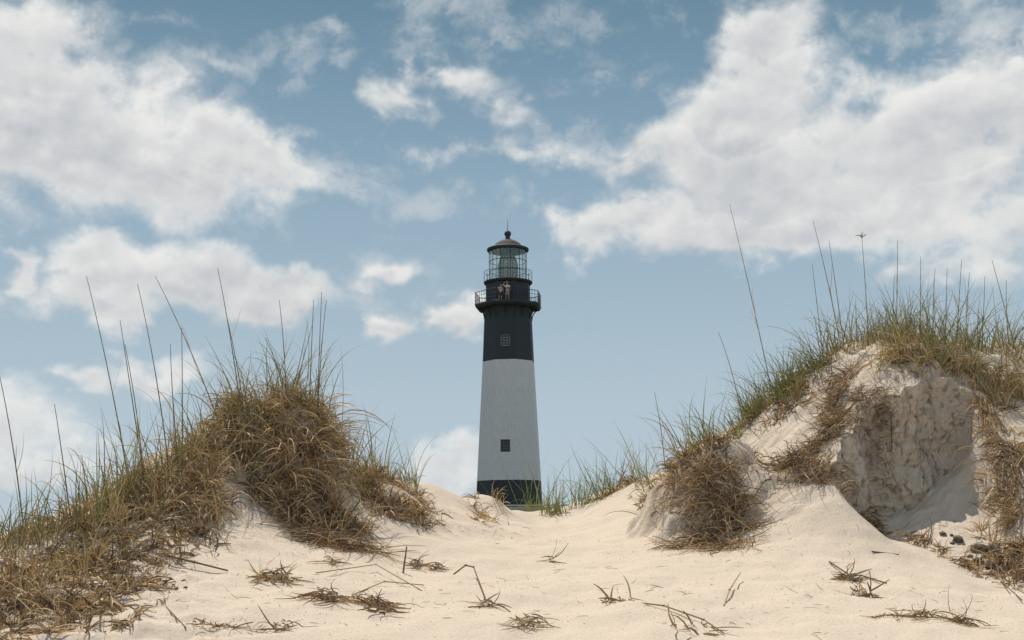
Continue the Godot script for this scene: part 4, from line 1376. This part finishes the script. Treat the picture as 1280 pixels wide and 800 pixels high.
func debris() -> void:
	put_tuft("dead_grass_clump", seat(-0.940, -6.190), roots(seat(-0.940, -6.190), 234, 0.252, 0.13, 0.25, 0.12), "large dark dead grass clump with spread stems below the shaggy hummock", "dead grass", "dead grass clumps lying on the sand")
	put_tuft("dead_grass_clump", seat(-1.287, -6.610), flakes(seat(-1.287, -6.610), 78, 0.099), "flat oval dead grass patch below the shaggy hummock", "dead grass", "dead grass clumps lying on the sand")
	put_tuft("dead_grass_clump", seat(-0.657, -6.010), flakes(seat(-0.657, -6.010), 33, 0.066), "little dead grass wisp beside the large dark clump", "dead grass", "dead grass clumps lying on the sand")
	put_tuft("dead_grass_clump", seat(-1.055, -7.240), roots(seat(-1.055, -7.240), 28, 0.27, 0.02, 0.5, 0.12), "starry straw sprout with stiff straight stems in the sand", "dead grass", "dead grass clumps lying on the sand")
	put_tuft("dead_grass_clump", seat(-0.527, -7.630), roots(seat(-0.527, -7.630), 126, 0.162, 0.06, 0.3, 0.12), "rounded brown tuft half buried beside a leaning reed", "dead grass", "dead grass clumps lying on the sand")
	put_tuft("dead_grass_clump", seat(0.046, -5.740), roots(seat(0.046, -5.740), 72, 0.198, 0.07, 0.3, 0.12), "dark ragged clump at the end of a twig line", "dead grass", "dead grass clumps lying on the sand")
	put_tuft("dead_grass_clump", seat(-0.126, -6.340), flakes(seat(-0.126, -6.340), 18, 0.066), "small string of dead leaves along a twig line", "dead grass", "dead grass clumps lying on the sand")
	put_tuft("dead_grass_clump", seat(1.991, -7.240), flakes(seat(1.991, -7.240), 39, 0.077), "small black tuft below the eroded bank with two twigs", "dead grass", "dead grass clumps lying on the sand")
	put_tuft("dead_grass_clump", seat(1.898, -6.640), flakes(seat(1.898, -6.640), 23, 0.066), "sparse specks of dead stems below the black tuft", "dead grass", "dead grass clumps lying on the sand")
	put_tuft("dead_grass_clump", seat(2.054, -6.040), roots(seat(2.054, -6.040), 162, 0.216, 0.13, 0.3, 0.12), "wide brown dead grass clump alone on smooth sand", "dead grass", "dead grass clumps lying on the sand")
	put_tuft("dead_grass_clump", seat(0.535, -6.430), flakes(seat(0.535, -6.430), 20, 0.088), "faint straw wisp on the smooth sand of the gap", "dead grass", "dead grass clumps lying on the sand")
	put_tuft("dead_grass_clump", seat(-1.248, -5.440), roots(seat(-1.248, -5.440), 72, 0.198, 0.1, 0.4, 0.12), "dead grass clump at the sandy foot of the slope", "dead grass", "dead grass clumps lying on the sand")
	put_tuft("dead_grass_clump", seat(0.253, -8.050), flakes(seat(0.253, -8.050), 13, 0.022), "tiny dark leaf curl alone on the gap sand", "dead grass", "dead grass clumps lying on the sand")
	put_tuft("dead_grass_clump", seat(0.839, -5.680), flakes(seat(0.839, -5.680), 18, 0.11), "thin straw runner ending in dark bits", "dead grass", "dead grass clumps lying on the sand")
	tag(twig([[-0.670, -7.390, 0.000], [-0.650, -7.390, 0.160]], 0.006, M.twig), "short reed leaning out of the sand beside the rounded tuft", "twig")
	tag(twig([[-0.371, -7.330, 0.000], [-0.291, -7.360, 0.070], [-0.242, -7.360, 0.060], [-0.150, -6.460, 0.010]], 0.005, M.twig), "bent brown reed arched over the sand", "twig")
	tag(twig([[-0.855, -6.460, 0.010], [-0.724, -6.820, 0.030], [-0.510, -6.940, 0.010]], 0.004, M.pale_twig), "long pale stem lying beside the large dark clump", "twig")
	tag(twig([[-1.105, -6.820, 0.010], [-0.835, -7.390, 0.040], [-0.501, -6.700, 0.000]], 0.0035, M.pale_twig), "long curved stem lying under the shaggy hummock", "twig")
	tag(twig([[1.070, -6.250, 0.000], [1.159, -6.580, 0.030], [1.334, -7.180, 0.050]], 0.005, M.pale_twig), "crooked pale reed alone on smooth sand", "twig")
	tag(twig([[1.984, -7.660, 0.010], [2.008, -7.090, 0.015]], 0.005, M.twig), "straight dark twig above the small black tuft", "twig")
	tag(twig([[2.087, -7.360, 0.010], [2.152, -7.060, 0.012]], 0.005, M.twig), "straight dark twig beside the small black tuft", "twig")
	tag(twig([[2.335, -7.930, 0.010], [2.519, -7.960, 0.020]], 0.005, M.twig), "short brown twig on the smooth slope below the hollow", "twig")
	tag(twig([[0.535, -6.430, 0.010], [0.749, -6.130, 0.020], [0.905, -5.860, 0.020], [0.957, -5.620, 0.010]], 0.0045, M.pale_twig), "long straw runner creeping over the gap sand", "twig")
	tag(twig([[-0.158, -6.460, 0.010], [-0.051, -6.220, 0.020], [0.046, -5.770, 0.010]], 0.004, M.twig), "thin runner linking two dark clumps", "twig")
	tag(twig([[-1.907, -6.640, 0.030], [-1.563, -6.670, 0.010]], 0.006, M.twig), "dark straight stick at the edge of the low ridge", "twig")
	tag(twig([[-1.796, -6.070, 0.000], [-1.437, -5.380, 0.010]], 0.004, M.pale_twig), "thin stem lying across the sand below the low ridge", "twig")
	tag(twig([[3.064, -7.690, 0.010], [2.791, -6.730, 0.020]], 0.004, M.twig), "thin stem trailing below the matted corner grass", "twig")
	tag(twig([[-0.047, -10.540, 0.020], [-0.012, -9.430, 0.000]], 0.004, M.twig), "dark twig on the knoll by the gap", "twig")
	for q in [[2.995, -8.470, 0.020], [3.055, -8.350, 0.035], [3.045, -8.440, 0.012], [3.132, -8.200, 0.040], [3.205, -8.140, 0.045], [3.192, -8.020, 0.035], [3.266, -7.960, 0.035], [3.058, -8.020, 0.030], [3.115, -7.930, 0.040], [3.004, -8.320, 0.012], [3.125, -8.080, 0.018], [3.290, -8.110, 0.020], [3.339, -8.050, 0.020], [3.041, -8.110, 0.015], [3.129, -7.840, 0.030]]:
		clod(Vector2(q[0], q[1]), q[2])
	# crumbled leaf and stem litter blown over the sand
	var s := Sheaf.new()
	for q in [[-2.47, -6.25, 0.50], [-2.15, -6.28, 0.40], [-2.06, -6.76, 0.35], [-1.99, -7.30, 0.30], [-1.64, -7.27, 0.40], [-1.07, -6.73, 0.50], [-0.64, -9.52, 0.40], [-0.26, -9.58, 0.40], [1.27, -8.14, 0.50], [1.91, -9.04, 0.35], [2.40, -9.01, 0.30], [2.08, -8.53, 0.40], [2.74, -8.20, 0.40], [3.14, -7.99, 0.35], [-1.93, -5.47, 0.50], [-0.10, -6.82, 0.60], [0.81, -6.25, 0.60], [2.03, -6.79, 0.60], [2.25, -6.19, 0.50], [-1.14, -5.98, 0.50]]:
		for k in int(200 * q[2] + 40):
			var x: float = q[0] + rng.randfn() * q[2]
			var z: float = q[1] + rng.randfn() * q[2] * 0.8
			blade(s, Vector3.ZERO, seat(x, z) + Vector3(0, 0.004, 0), Vector3(rng.randfn(), 0.25, rng.randfn()), 0.006 + 0.10 * pow(rng.randf(), 6.0), rng.randf_range(0.0015, 0.004), 1.0, 0.7, pick(BROWNS) if rng.randf() < 0.7 else pick(STRAWS), 3, 0.5, 0.003)
	var o := mesh_node("plant_litter", s.mesh(), M.grass)
	o.set_meta("kind", "stuff")
	tag(o, "fine dead stem litter scattered over the pale sand", "litter")
